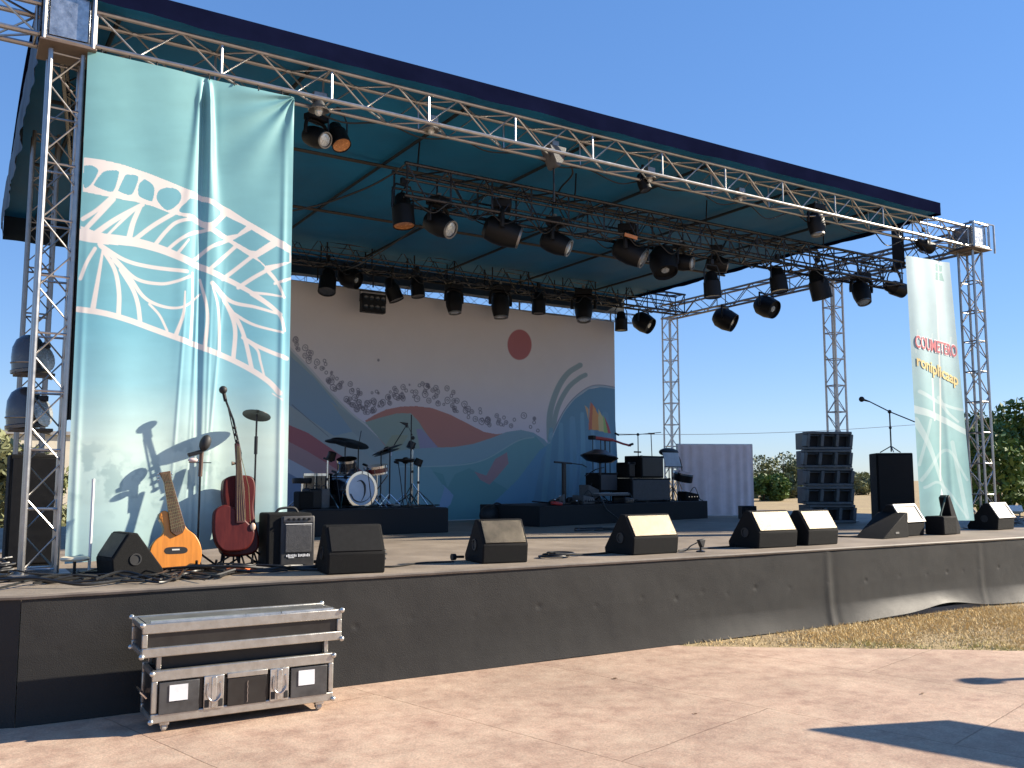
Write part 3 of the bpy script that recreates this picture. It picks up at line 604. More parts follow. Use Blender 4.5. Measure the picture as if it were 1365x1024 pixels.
def letter(s, pA, pB, height, name, mat, off, dy, slant=0.):
    """lettering laid on the cloth from photo point A (base left) to B (base right)"""
    me = text_mesh(s, 1., off); xs = [v.co.x for v in me.vertices]; wd = max(xs) - min(xs); x0 = min(xs)
    a0, a1 = FY(*pA, YR), FY(*pB, YR); ax = (a1 - a0)
    for v in me.vertices:
        t_ = (v.co.x - x0) / wd; h_ = v.co.y * height
        p = a0 + ax * t_ + V((h_ * slant, 0, h_))
        l_ = c4[0].lerp(c4[3], (c4[0].z - p.z) / (c4[0].z - c4[3].z)); r_ = c4[1].lerp(c4[2], (c4[0].z - p.z) / (c4[0].z - c4[3].z))
        uu = min(1, max(0, (p.x - l_.x) / (r_.x - l_.x))); vv = (c4[0].z - p.z) / (c4[0].z - c4[3].z)
        v.co = V((p.x, YR - float(bdr(np.array(uu), np.array(vv))) - dy, p.z)) - c4[3]
    me.materials.clear(); me.materials.append(mat); o = bpy.data.objects.new(name, me); COL.objects.link(o); o.parent = bn2; return o
letter('COUMETERO', (1219, 463), (1276, 476), .26, 'lettering_outline', M('print_white', (.82, .80, .78), .5), .055, .005)
letter('COUMETERO', (1219, 463), (1276, 476), .26, 'red_lettering', M('print_red', (.60, .10, .12), .5), .008, .009)
letter('roniplicaap', (1221, 487), (1278, 514), .24, 'yellow_lettering', M('print_yellow', (.78, .58, .22), .5), .025, .007)
for k in range(4): q = c4[0].lerp(c4[1], (k + .2) / 4) - c4[3]; B().tube([q, q + V((0, .05, .12)), q + V((0, .12, .24))], .007, 5).done('hanging_tie', CABLE, bn2)

# ================================================================== STAGE LIGHTS
def body(prof, name, mat, parent, n=22): return B().lathe(prof, n).done(name, mat, parent)
def proto_mover():
    r = thing('moving_head', 'x', 'stage light')
    B().box((0, 0, -.07), (.30, .22, .10)).done('base_box', BLK, r, .012)
    B().tube([(0, 0, .0), (0, 0, .05)], .03, 8).done('clamp', ALUD, r)
    b = B(); b.tube(spline([(0, -.0, -.12), (-.17, 0, -.15), (-.205, 0, -.28), (-.2, 0, -.36)], 5), .028, 8); b.tube(spline([(0, 0, -.12), (.17, 0, -.15), (.205, 0, -.28), (.2, 0, -.36)], 5), .028, 8); b.done('yoke', BLK, r)
    h = B().lathe([(0, .2), (.09, .2), (.135, .16), (.155, .06), (.155, -.06), (.135, -.16), (.125, -.2), (.11, -.21), (.0, -.19)], 24).done('head', BLK, r); h.location = (0, 0, -.36)
    B().lathe([(0, -.222), (.06, -.218), (.10, -.205), (.10, -.195), (0, -.195)], 20).done('lens', LENS, h)
    B().lathe([(.103, -.19), (.122, -.19), (.122, -.225), (.103, -.225), (.103, -.19)], 24).done('lens_ring', ALUD, h)
    return r
def proto_par():
    r = thing('par_can', 'x', 'stage light')
    B().box((0, 0, -.02), (.06, .05, .08)).done('clamp', BLKM, r, .006)
    B().tube([(-.15, 0, -.36), (-.15, 0, -.16), (-.10, 0, -.07), (.10, 0, -.07), (.15, 0, -.16), (.15, 0, -.36)], .012, 6).done('yoke', BLKM, r)
    h = B().lathe([(0, .19), (.06, .19), (.09, .15), (.10, .06), (.125, .03), (.13, -.2), (.12, -.2), (.118, -.17), (0, -.17)], 22).done('head', BLK, r); h.location = (0, 0, -.36)
    B().lathe([(0, -.178), (.07, -.182), (.117, -.19), (.117, -.175), (0, -.172)], 20).done('lens', M('dark_lens', (.06, .065, .07), .15, .4, .3, 20), h)
    return r
def proto_amber():
    r = dup(PAR)
    for c in r.children:
        if c.name.startswith('head'):
            for l in c.children: l.data = l.data.copy(); l.data.materials[0] = AMB
    return r
def proto_panel():
    r = thing('blinder_light', 'x', 'stage light')
    B().tube([(-.25, 0, -.3), (-.25, 0, -.1), (.25, 0, -.1), (.25, 0, -.3)], .012, 6).done('yoke', BLKM, r)
    h = B().box((0, 0, 0), (.46, .14, .34)).done('head', BLK, r, .015); h.location = (0, 0, -.32)
    for i in range(4):
        for j in range(2): B().lathe([(0, .004), (.03, .004), (.045, .012), (.045, 0), (0, 0)], 14, Matrix.Translation((-.165 + .11 * i, -.072, -.08 + .16 * j)) @ Matrix.Rotation(PI / 2, 4, 'X')).done('lamp_cell', M('dark_lens', (.06, .065, .07), .15, .4, .3, 20), h)
    return r
def proto_bulb():
    r = thing('work_lamp', 'x', 'stage light')
    B().box((0, 0, -.05), (.16, .12, .10)).done('lamp_housing', ALUD, r, .012)
    B().lathe([(.05, 0), (.075, -.06), (.12, -.12), (.115, -.125), (0, -.09)], 18, Matrix.Translation((0, 0, -.08))).done('shade', ALU, r)
    B().ball((0, 0, -.2), .05, (1, 1, 1.3)).done('bulb', LENS, r)
    return r
def proto_wash():
    r = thing('wash_light', 'x', 'stage light')
    B().tube([(-.21, 0, -.3), (-.21, 0, -.08), (.21, 0, -.08), (.21, 0, -.3)], .018, 6).done('yoke', BLKM, r)
    h = B().lathe([(0, .2), (.11, .2), (.17, .12), (.185, -.02), (.16, -.17), (.15, -.17), (.14, -.13), (0, -.12)], 24).done('head', BLK, r); h.location = (0, 0, -.3)
    B().lathe([(0, -.14), (.05, -.138), (.055, -.125), (0, -.122)], 18).done('lens', LENS, h)
    return r
MOV, PAR, PAN, BUL, WAS = [reg(p()) for p in (proto_mover, proto_par, proto_panel, proto_bulb, proto_wash)]
AMBP = reg(proto_amber()); AMBP['category'] = 'stage light'
LT = dict(m=MOV, p=PAR, a=AMBP, n=PAN, b=BUL, w=WAS); used = set()
PIPE = None
def light(kind, px_, py_, pl, ztop, yaw, tilt, sc, label, group, X=None):
    c = FX(px_, py_, X) if X else FY(px_, py_, pl)
    off = {'m': .36, 'p': .36, 'a': .36, 'n': .32, 'b': .16, 'w': .30}[kind] * sc
    src = LT[kind]; r = src if kind not in used else dup(src); used.add(kind)
    r.location = (c.x, c.y, c.z + off); r.scale = (sc,) * 3; r.rotation_euler = (0, 0, R(yaw)); r['label'] = label; r['group'] = group
    for ch in r.children:
        if ch.name.split('.')[0] == 'head': ch.rotation_euler = (R(-tilt), 0, 0)
    gap = ztop - (c.z + off)
    if gap > .015: B().tube([(0, 0, -.02 / sc), (0, 0, (gap + .02) / sc)], .014 / sc, 6).done('drop_pipe', BLKM, r)
    return r
gm, gr, gf = 'spotlights on the middle truss', 'spotlights on the rear truss', 'lamps on the front roof beam'
ZM, ZR, ZF = 4.95, 5.37, 5.37
for a_ in [('a', 537, 280, 9.7, 12, 8, 1.05, 'black can light with an amber rim at the left end of the middle truss'),
           ('m', 585, 299, 9.7, 28, 62, .95, 'upright spotlight with bright lens beside the amber rimmed can'),
           ('m', 668, 309, 9.7, 62, 72, 1.15, 'large black spotlight with bright lens turned right, third along the middle truss'),
           ('m', 740, 324, 9.7, 45, 66, .95, 'round spotlight under a grey plate above the red sun'),
           ('m', 838, 336, 9.7, 40, 60, 1.1, 'spotlight under an orange tag on the middle truss'),
           ('w', 884, 350, 9.7, -15, 25, 1.1, 'dark wash light next to a small bright lens on the middle truss'),
           ('m', 908, 350, 9.7, 30, 78, .8, 'small spotlight with round bright lens right of the dark wash light'),
           ('m', 955, 352, 9.9, 50, 76, .8, 'faint spotlight with reddish lens in the canopy shadow'),
           ('p', 949, 379, 9.7, 0, 4, 1.0, 'black can light pointing down, just right of the back right tower top'),
           ('p', 1037, 372, 9.7, 0, 8, 1.05, 'black can light pointing down above the wash light over open sky'),
           ('p', 1091, 379, 9.7, 65, 14, 1.25, 'larger black can light tilted beside the middle right tower'),
           ('m', 1148, 390, 9.7, -20, 24, .95, 'black spotlight with a pale label near the right end of the middle truss'),
           ('p', 1192, 384, 9.7, 80, 80, 1.0, 'black can light aimed sideways toward the narrow banner')]:
    light(a_[0], a_[1], a_[2], a_[3], ZM, a_[4], a_[5], a_[6], a_[7], gm)
for a_ in [('p', 437, 374, 15.0, -30, 22, 1.2, 'black can light at the left end of the rear truss beside the teal banner'),
           ('w', 467, 371, 15.0, 40, 70, 1.0, 'grey faced wash light second from left on the rear truss'),
           ('n', 497, 405, 15.0, 0, 0, 1.0, 'flat rectangular blinder light hanging lowest on the rear truss'),
           ('p', 523, 386, 15.0, 60, 22, 1.1, 'greyish can light right of the flat blinder light'),
           ('p', 556, 382, 15.0, 20, 10, 1.0, 'small dark can light tucked up under the rear truss'),
           ('m', 605, 403, 15.0, 10, 10, 1.0, 'black spotlight pointing down over the left half of the backdrop'),
           ('m', 667, 407, 15.0, 0, 5, 1.15, 'large black spotlight left of the red sun'),
           ('p', 718, 404, 15.0, 0, 0, 1.1, 'straight black can light above right of the red sun'),
           ('m', 778, 412, 15.0, -35, 14, 1.2, 'black spotlight leaning left near the right edge of the backdrop'),
           ('p', 828, 428, 15.0, 0, 0, 1.05, 'black can light just past the right edge of the backdrop'),
           ('w', 858, 430, 15.0, 25, 58, 1.15, 'round black wash light with small grey lens beside the back right tower')]:
    light(a_[0], a_[1], a_[2], a_[3], ZR, a_[4], a_[5], a_[6], a_[7], gr)
light('w', 967, 426, 0, 5.36, 30, 62, 1.25, 'black wash light with silver bracket hanging against open sky', 'wash lights on the right side beam', X=13.95)
light('w', 1022, 409, 0, 5.36, 10, 64, 1.2, 'tilted black wash light hanging against open sky under the side beam', 'wash lights on the right side beam', X=13.95)
for a_ in [('b', 425, 143, 8.5, 0, 0, .9, 'bright work lamp on the front beam just right of the teal banner'),
           ('m', 421, 183, 8.9, 25, 66, .72, 'spotlight with pale green lens hanging right of the teal banner'),
           ('a', 450, 180, 8.9, 15, 30, .8, 'small can light with amber lens beside the pale green lens'),
           ('b', 575, 170, 8.5, 0, 0, .8, 'bright work lamp under the front beam above the middle truss end'),
           ('b', 866, 236, 8.5, 0, 0, .75, 'silver work lamp under the middle of the front beam'),
           ('b', 987, 262, 8.5, 0, 0, .7, 'silver work lamp under the front beam toward the right'),
           ('p', 857, 243, 8.6, 30, 20, .6, 'tiny black can light touching the silver work lamp'),
           ('m', 1088, 298, 8.55, 0, 8, .8, 'black spotlight hanging from the right part of the front beam'),
           ('p', 1232, 327, 8.5, 80, 76, .75, 'black can light lying sideways by the right end of the front beam')]:
    light(a_[0], a_[1], a_[2], a_[3], ZF, a_[4], a_[5], a_[6], a_[7], gf)
rl = random.Random(33)
def loom(label, x0, x1, y, z, n):
    pts = []
    for i in range(n + 1):
        x = x0 + (x1 - x0) * i / n; pts.append((x, y + rl.uniform(-.03, .03), z + .01))
        if i < n: pts.append((x + (x1 - x0) / n * rl.uniform(.35, .65), y - .02, z - rl.uniform(.04, .17)))
    tag(B().tube(spline(pts, 6), .009, 6).done('cable_loom', CABLE), label, 'cable')
loom('black cable looping along the underside of the middle truss', 4.4, 13.6, 9.5, 4.95, 17)
loom('second thinner cable swagged along the back edge of the middle truss', 4.6, 13.4, 9.9, 5.0, 13)
loom('black cable looping along the underside of the rear truss', 4.4, 13.8, 14.85, 5.38, 19)
loom('black cable tied in loops below the front roof beam', 2.8, 13.5, 8.62, 5.39, 12)
# grey horn loudspeaker, orange tag, grey plates
hn = thing('horn_speaker', 'grey horn loudspeaker hanging under the front beam', 'loudspeaker', tuple(FY(738, 203, 8.5)))
B().prism([(-.13, .05), (.12, .05), (.08, -.12), (.02, -.20), (-.02, -.19)], -.1, .1).done('horn_body', GREY, hn, .012)
B().tube([(0, 0, -.19), (0, 0, -.6)], .012, 6).done('hanging_rod', BLKM, hn); B().box((0, 0, .08), (.1, .1, .1)).done('bracket', ALUD, hn, .01)
q = FY(841, 315, 9.48); tg = tag(B().box(q, (.22, .02, .05), (0, .1, 0)).done('cable_tag', M('orange_tape', (.62, .24, .09), .5), bevel=.004), 'orange tag strapped under the middle truss', 'tag')
q = FX(1197, 330, 13.85); tag(cloth('black_strip', np.array([[[q.x, q.y - .12 + .24 * i / 5 , q.z + .42 - .8 * j / 10 + .01 * math.sin(i)] for i in range(6)] for j in range(11)]), None, M('black_drape_cloth', (.012, .012, .013), .8)), 'short black cloth strip hanging from the right side beam', 'drape')
# floodlights on the left tower
def flood(px_, py_, sc, label):
    c = FX(px_, py_, .52); r = thing('floodlight', label, 'floodlight', tuple(c), 0, 'round floodlights on the left tower'); r.scale = (sc,) * 3
    B().lathe([(0, .40), (.06, .39), (.125, .345), (.17, .26), (.19, .14), (.195, 0), (.21, -.01), (.21, -.045), (0, -.045)], 28, Matrix.Translation((-.02, 0, .0)) @ Matrix.Rotation(R(-6), 4, 'Y')).done('lamp_housing', M('grey_lamp_shell', (.10, .10, .105), .25, .5), r)
    B().box((.02, 0, -.07), (.42, .3, .035)).done('mounting_tray', M('brown_tray', (.10, .085, .07), .5, .3), r, .008)
    B().lathe([(0, .02), (.1, .015), (.15, 0), (0, 0)], 20, Matrix.Translation((.13, -.12, .12)) @ Euler((0, 0, R(-42))).to_matrix().to_4x4() @ Matrix.Rotation(R(80), 4, 'Y')).done('lens', LENS, r); B().tube([(-.02 + .2 * math.cos(i * .3927), .2 * math.sin(i * .3927), .06) for i in range(16)], .012, 6, True).done('rim', ALUD, r); B().box((.12, -.1, .27), (.1, .08, .06)).done('ballast_box', BLKM, r, .008)
    B().tube([(.1, .05, -.07), (.22, .1, -.09)], .02, 6).done('bracket_arm', ALUD, r)
flood(43, 492, .76, 'upper round floodlight on the left towers'); flood(38, 565, .82, 'lower round floodlight on the left towers')

# ================================================================== FLOOR WEDGES
def wedge(label, x, y, rz, w_=.56, s=1.0, face=None, frame=False, group='wedge monitors along the stage front'):
    r = thing('wedge_monitor', label, 'stage monitor', (x, y, ZD), R(rz), group); r.scale = (s,) * 3
    prof = [(0, .0), (-.02, .175), (.125, .41), (.20, .41), (.46, .06), (.45, 0)]
    B().prism(prof, -w_ / 2, w_ / 2, 'x').done('cabinet', CARP, r, .014, 3)
    a0, a1 = V((0, -.02, .175)), V((0, .125, .41)); n = V((0, -.235, .145)).normalized(); d = (a1 - a0).normalized(); L = (a1 - a0).length
    g = B(); g.box((0, 0, 0), (w_ - .05, L - .035, .012)); o = g.done('grille', face or GRIL, r, .004)
    o.location = (a0 + a1) / 2 + n * .004; o.rotation_euler = (math.atan2(d.z, d.y), 0, 0)
    if frame:
        f = B()
        for q, dd in (((0, L / 2 - .02, .006), (w_ - .01, .035, .014)), ((0, -L / 2 + .02, .006), (w_ - .01, .035, .014)), ((-w_ / 2 + .02, 0, .006), (.035, L - .06, .0135)), ((w_ / 2 - .02, 0, .006), (.035, L - .06, .0135))): f.box(q, dd)
        o2 = f.done('grille_frame', M('pale_frame', (.45, .42, .37), .5), r); o2.location = o.location + n * .004; o2.rotation_euler = o.rotation_euler
    for sx in (-1, 1):
        B().lathe([(.055, 0), (.055, .008), (.042, .008), (.038, -.02), (0, -.02)], 18, Matrix.Translation((sx * (w_ / 2 + .001), .19, .17)) @ Matrix.Rotation(sx * PI / 2, 4, 'Y')).done('handle_cup', RUB, r)
    o = B().box((0, 0, 0), (.18, .10, .012)).done('jack_plate', BLKM, r, .004); o.location = (0, .33, .235); o.rotation_euler = (math.atan2(-.35, .26), 0, 0)
    for sx in (-1, 1):
        B().box((sx * (w_ / 2 - .05), .2, .004), (.05, .3, .008)).done('foot', RUB, r)
    return r
wedge('dark faced wedge monitor nearest the amplifier, squarely facing front', 2.86, 7.12, -6, .50, .97, M('glintless_grille', (.014, .014, .014), .8, 0, .3, 20, .3, 300, spec=.15))  # face darkened to stand in for the sun glint missing at this angle
wedge('grey faced wedge monitor second from left at the deck edge', 4.40, 7.30, -7, .47, .98)
wedge('sunlit wedge monitor at the middle of the deck edge', 6.27, 7.36, 2, .63, 1.0)
wedge('larger of two sunlit wedge monitors standing side by side', 8.06, 7.33, 0, .62, 1.02)
wedge('right one of two sunlit wedge monitors standing side by side', 8.86, 7.36, 2, .56, 1.0)
wedge('wedge monitor with pale framed grille in front of the black loudspeaker', 11.30, 7.85, 8, .60, 1.05, M('pale_grille', (.20, .19, .165), .6, 0), True)
wedge('pale framed wedge monitor at the foot of the right tower', 14.02, 8.12, 8, .60, 1.0, M('pale_grille', (.20, .19, .165), .6, 0), True)
o = thing('cable_ramp', 'low black triangular ramp against the wedge before the black loudspeaker', 'cable ramp', (10.78, 7.72, ZD), R(8))
B().prism([(-.42, 0), (.26, 0), (.26, .33), (.20, .33)], -.02, .38).done('ramp_body', CARP, o, .01); B().box((-.05, -.023, .07), (.09, .006, .025)).done('badge', ALUD, o)
# ================================================================== LEFT PA + AMP
o = thing('loudspeaker', 'tall black loudspeaker standing behind the front left tower', 'loudspeaker', (.60, 9.35, ZD))
B().box((0, .1, .5), (.40, .5, 1.0)).done('cabinet', CARP, o, .02, 3); B().box((0, -.155, .5), (.35, .012, .93)).done('grille', BLK, o, .004); B().box((0, .1, 1.012), (.2, .05, .02)).done('top_handle', RUB, o, .004)
amp = thing('guitar_amplifier', 'small black guitar amplifier with a grey front beside the teal banner', 'amplifier', (2.57, 7.90, ZD), R(-3))
B().box((-.03, .16, .245), (.40, .34, .47)).done('cabinet', CARP, amp, .022, 3)
B().box((.035, -.02, .235), (.30, .02, .43)).done('front_frame', M('amp_frame', (.035, .035, .036), .5, 0, .2, 20), amp, .012)
B().box((.04, -.034, .255), (.235, .012, .24)).done('grille', M('grille_cloth_grey', (.045, .045, .048), .5, 0, .3, 24, .4, 260), amp, .01)
B().box((.04, -.022, .425), (.27, .03, .055)).done('control_panel', M('amp_panel', (.14, .13, .12), .4, .5), amp, .004)
for k in range(5): B().lathe([(.012, 0), (.010, .02), (0, .02)], 12, Matrix.Translation((-.05 + .045 * k, -.037, .425)) @ Matrix.Rotation(PI / 2, 4, 'X')).done('knob', BLK, amp)
B().box((.04, -.036, .383), (.235, .012, .008)).done('trim_strip', M('trim_white', (.6, .58, .54), .4), amp)
b = B()
for k in range(15): b.box((-.06 + .0135 * k + (.01 if k > 6 else 0), -.0325, .108 + .002 * (k % 2)), (.008, .006, .017 + .004 * ((k * 5) % 3)))
b.box((-.02, -.0325, .092), (.05, .006, .006)); b.done('lettering', M('print_white2', (.8, .8, .8), .5), amp)
b = B(); b.tube(spline([(-.12, .15, .48), (-.08, .15, .515), (.04, .15, .52), (.08, .15, .48)], 5), .012, 6); b.done('carry_handle', RUB, amp)
for sx in (-.19, .13):
    for y in (.03, .3): B().lathe([(.018, 0), (.018, .012), (0, .012)], 10, Matrix.Translation((sx, y, 0))).done('foot', RUB, amp)

# ================================================================== GUITARS
def outl(pts, o, kx, kz): return [((x - o[0]) * kx, (o[1] - y) * kz) for x, y in pts]
gk = (.00161, .00172)
g = thing('acoustic_guitar', 'orange guitar with a slot sound hole leaning against its stand', 'guitar', (1.59, 7.95, ZD + .01), (R(-9), 0, 0))
go = (210, 990)
body_ = spl2(outl([(128, 710), (150, 697), (172, 706), (182, 735), (196, 752), (240, 752), (268, 788), (308, 820), (334, 868), (339, 920), (326, 965), (300, 988), (205, 992), (112, 990), (92, 962), (82, 918), (88, 870), (110, 836), (140, 814), (152, 785), (142, 755), (128, 730), (128, 710)], go, *gk), 4)[:-1]
B().prism(body_, -.045, .045).done('body', ORW, g, .006)
cx = sum(p[0] for p in body_) / len(body_); cz = sum(p[1] for p in body_) / len(body_)
B().prism([((x - cx) * 1.012 + cx, (z - cz) * 1.012 + cz) for x, z in body_], -.036, .036).done('binding', M('dark_binding', (.05, .02, .01), .4), g)
B().prism(spl2(outl([(152, 888), (165, 874), (210, 872), (255, 875), (268, 890), (255, 903), (210, 905), (165, 903), (152, 888)], go, *gk), 5)[:-1], -.047, -.040).done('sound_hole', M('hole_black', (.01, .008, .006), .6), g)
B().box(((209 - 210) * gk[0], -.0475, (990 - 885) * gk[1]), (.06, .004, .012)).done('bridge', M('bone', (.7, .66, .58), .4), g)
B().prism(outl([(148, 560), (188, 556), (255, 780), (240, 808), (208, 820), (182, 800)], go, *gk), -.066, -.0455).done('neck', FRET, g, .003)
B().prism(outl([(122, 512), (178, 503), (186, 556), (148, 562)], go, *gk), -.066, -.045).done('headstock', FRET, g, .003)
b = B()
for k in range(16):
    t_ = k / 16; l_ = V((148 + 34 * t_, 560 + 240 * t_)); r_ = V((188 + 62 * t_, 556 + 224 * t_)); p_, q_ = outl([l_, r_], go, *gk); b.tube([(p_[0], -.068, p_[1]), (q_[0], -.068, q_[1])], .0022, 4)
b.done('frets', GOLD, g)
b = B()
for k in range(6):
    t_ = (k + .5) / 6; p_ = outl([(130 + 45 * t_, 515)], go, *gk)[0]; q_ = outl([(185 + 60 * t_, 800)], go, *gk)[0]; b.tube([(p_[0], -.071, p_[1]), (q_[0], -.071, q_[1])], .0014, 4)
b.done('strings', GOLD, g)
for k in range(6):
    q_ = outl([(118 if k < 3 else 184, 518 + 15 * (k % 3))], go, *gk)[0]; B().ball((q_[0], -.056, q_[1]), .008, u=10, v=6).done('tuning_peg', CHR, g)
def stand(loc, label, w_=.34, h=.30):
    s = thing('guitar_stand', label, 'guitar stand', loc, 0, 'tubular guitar stands')
    B().tube(spline([(-w_ / 2, -.10, .10), (-w_ / 2, -.06, .03), (-w_ * .3, .02, .015), (0, .16, .30), (w_ * .3, .02, .015), (w_ / 2, -.06, .03), (w_ / 2, -.10, .10)], 6), .011, 7).done('cradle', BLKM, s)
    B().tube([(0, .16, .30), (0, .30, .012)], .011, 7).done('rear_leg', BLKM, s)
    for sx in (-1, 1): B().tube([(sx * w_ * .3, .02, .02), (sx * w_ * .42, -.14, .012)], .010, 7).done('leg', BLKM, s)
stand((1.58, 7.99, ZD), 'black tubular stand hidden behind the orange guitar')
rk = (.00161, .00172); ro = (500, 990)
c_ = thing('cello', 'big dark red cello bodied instrument behind the smaller red guitar', 'cello', (2.10, 8.06, ZD + .03), (R(-8), 0, 0))
bo = spl2(outl([(440, 590), (448, 556), (480, 538), (530, 533), (585, 537), (612, 560), (616, 620), (606, 690), (612, 760), (630, 840), (630, 905), (600, 935), (540, 945), (470, 942), (430, 915), (426, 850), (440, 770), (448, 700), (440, 640), (440, 590)], ro, *rk), 4)[:-1]
B().prism(bo, -.05, .07).done('body', REDW, c_, .018, 3)
B().prism(outl([(498, 370), (515, 368), (548, 700), (515, 700)], ro, *rk), -.08, -.052).done('neck', REDW, c_, .004)
B().tube([((506 - 500) * rk[0], -.066, (990 - 475) * rk[1]), ((482 - 500) * rk[0], -.066, (990 - 475) * rk[1])], [.008, .018], 10).done('tuning_peg', FRET, c_)
b = B()
for x0, x1 in ((505, 520), (512, 545), (520, 570)): b.tube([((x0 - 500) * rk[0], -.085, (990 - 400) * rk[1]), ((x1 - 500) * rk[0], -.085, (990 - 600) * rk[1]), ((x1 - 490) * rk[0], -.07, (990 - 780) * rk[1])], .003, 5)
b.done('strings', GOLD, c_); B().tube([(0, 0, .08), (0, .02, -.03)], .008, 6).done('end_pin', BLKM, c_)
g2 = thing('acoustic_guitar', 'small dark red guitar in front of the cello shaped body', 'guitar', (2.05, 7.92, ZD + .08), (R(-9), 0, 0))
go2 = (480, 965)
bo = spl2(outl([(378, 770), (384, 720), (410, 695), (450, 686), (488, 700), (520, 730), (545, 760), (592, 810), (594, 850), (575, 890), (540, 914), (480, 920), (430, 915), (395, 880), (380, 830), (378, 770)], go2, *rk), 5)[:-1]
B().prism(bo, -.04, .035).done('body', REDW, g2, .016, 3)
B().prism(outl([(500, 380), (518, 380), (545, 700), (530, 780), (495, 780), (492, 700)], go2, *rk), -.058, -.041).done('neck', M('red_neck', (.05, .01, .007), .45), g2, .003)
B().box(((518 - 480) * rk[0], -.046, (965 - 735) * rk[1]), (.075, .01, .15)).done('bridge', M('dark_bridge', (.07, .035, .03), .4, 0, .5, 60), g2, .003)
b = B()
for k in range(4): b.tube([((503 + 4 * k - 480) * rk[0], -.062, (965 - 390) * rk[1]), ((500 + 13 * k - 480) * rk[0], -.062, (965 - 770) * rk[1])], .0016, 4)
b.done('strings', GOLD, g2); B().ball(((585 - 480) * rk[0], -.045, (965 - 800) * rk[1]), .024, (1, .6, 1.4)).done('knob', M('bone2', (.6, .42, .3), .4), g2)
stand((2.06, 7.98, ZD), 'black tubular stand holding the dark red instruments', .30)

# ================================================================== MIC STANDS / CYMBALS
def tripod(r, h=.16, L=.24, mat=BLKM):
    for k in range(3):
        a_ = 2 * PI * k / 3 + .5; B().tube([(0, 0, h), (L * math.cos(a_), L * math.sin(a_), .01)], .009, 6).done('leg', mat, r)
def pole(r, z0, z1, rr=.009, name='pole', mat=BLKM, top=(0, 0)): B().tube([(0, 0, z0), (top[0], top[1], z1)], rr, 8).done(name, mat, r)
def micball(r, p, d, size=.035, L=.16):
    p, d = V(p), V(d).normalized(); q = d.to_track_quat('Z', 'Y').to_matrix().to_4x4(); m = B().lathe([(0, 0), (.012, 0), (.019, L * .8), (.02, L)], 14, Matrix.Translation(p) @ q).done('microphone', BLK, r)
    B().ball(p + d * (L + size * .7), size).done('windscreen', RUB, m)
bs = GZ(262, 752); r = thing('microphone_stand', 'straight stand with an oval black windscreen behind the orange guitar', 'microphone stand', (1.80, 8.10, ZD)); tripod(r); pole(r, .02, 1.02); B().tube([(0, 0, .80), (.006, 0, 1.02)], .018, 8).done('grip', M('brown_grip', (.09, .045, .03), .5), r)
m = B().ball((0, 0, 0), .05, (.95, .95, 1.5)).done('windscreen', RUB, r); m.location = (.03, -.01, 1.09); m.rotation_euler = (0, .3, 0); B().box((-.05, 0, 1.0), (.12, .05, .035), (0, -.3, 0)).done('clip', BLKM, r, .006); B().ball((-.07, -.02, .94), .03, (1.4, 1, .7)).done('shock_mount', M('pale_mount', (.6, .45, .42), .4), r); B().tube([(-.1, 0, .92), (.09, 0, .92)], .004, 5).done('cross_pin', BLKM, r)
r = thing('microphone_stand', 'tall slanting boom stand with a black microphone above the red instruments', 'microphone stand', (2.16, 8.10, ZD)); tripod(r); pole(r, .02, 1.0, .010, top=(-.02, 0)); B().tube([(-.02, -.01, 1.0), (-.10, -.02, 1.3), (-.17, -.02, 1.47)], .010, 7).done('boom', BLKM, r); B().tube([(-.06, -.03, 1.05), (-.17, -.035, 1.48)], .005, 6).done('boom_brace', BLKM, r)
for k in range(4): B().ball((-.05 - .012 * k, -.03, 1.05 + .06 * k), .016, u=8, v=6).done('clutch', RUB, r)
B().ball((-.195, -.02, 1.56), .036, (1, 1, 1)).done('windscreen', RUB, r); B().tube([(-.17, -.02, 1.46), (-.19, -.02, 1.54)], .016, 8).done('microphone', BLK, r)
def cymbal(r, c, rad, tilt, mat=CYMB, name='cymbal'):
    m = Matrix.Translation(V(c)) @ Euler(tilt).to_matrix().to_4x4()
    return B().lathe([(0, .035), (.03, .032), (.05, .012), (rad * .6, .004), (rad, -.012), (rad, -.016), (.05, .004), (0, .01)], 32, m).done(name, mat, r)
r = thing('cymbal_stand', 'dark cymbal on a straight stand in front of the teal banner edge', 'cymbal', (2.28, 8.12, ZD)); tripod(r); pole(r, .02, 1.36); cymbal(r, (0, 0, 1.36), .125, (R(-16), R(14), 0)); B().tube([(0, 0, 1.0), (0, 0, 1.16)], .016, 8).done('clutch', BLKM, r)
r = thing('light_pole', 'thin white pole standing before the lower left of the teal banner', 'pole', (.96, 8.12, ZD)); B().tube([(0, 0, .04), (0, 0, .78)], .012, 8).done('pole', WHITE, r); B().box((0, 0, .02), (.16, .12, .04)).done('base', BLK, r, .006)
r = thing('drum_pad', 'round cream practice pad on a short stand beside the left tower', 'drum pad', (.845, 8.06, ZD)); B().lathe([(0, .16), (.10, .16), (.11, .145), (.10, .13), (0, .13)], 24).done('pad', CREAM, r); B().tube([(0, 0, 0), (0, 0, .13)], .012, 6).done('pole', BLKM, r)
w8 = wedge('black wedge seen side on at the foot of the teal banner', 1.05, 7.88, -78, .42, .86, BLK, group=None)
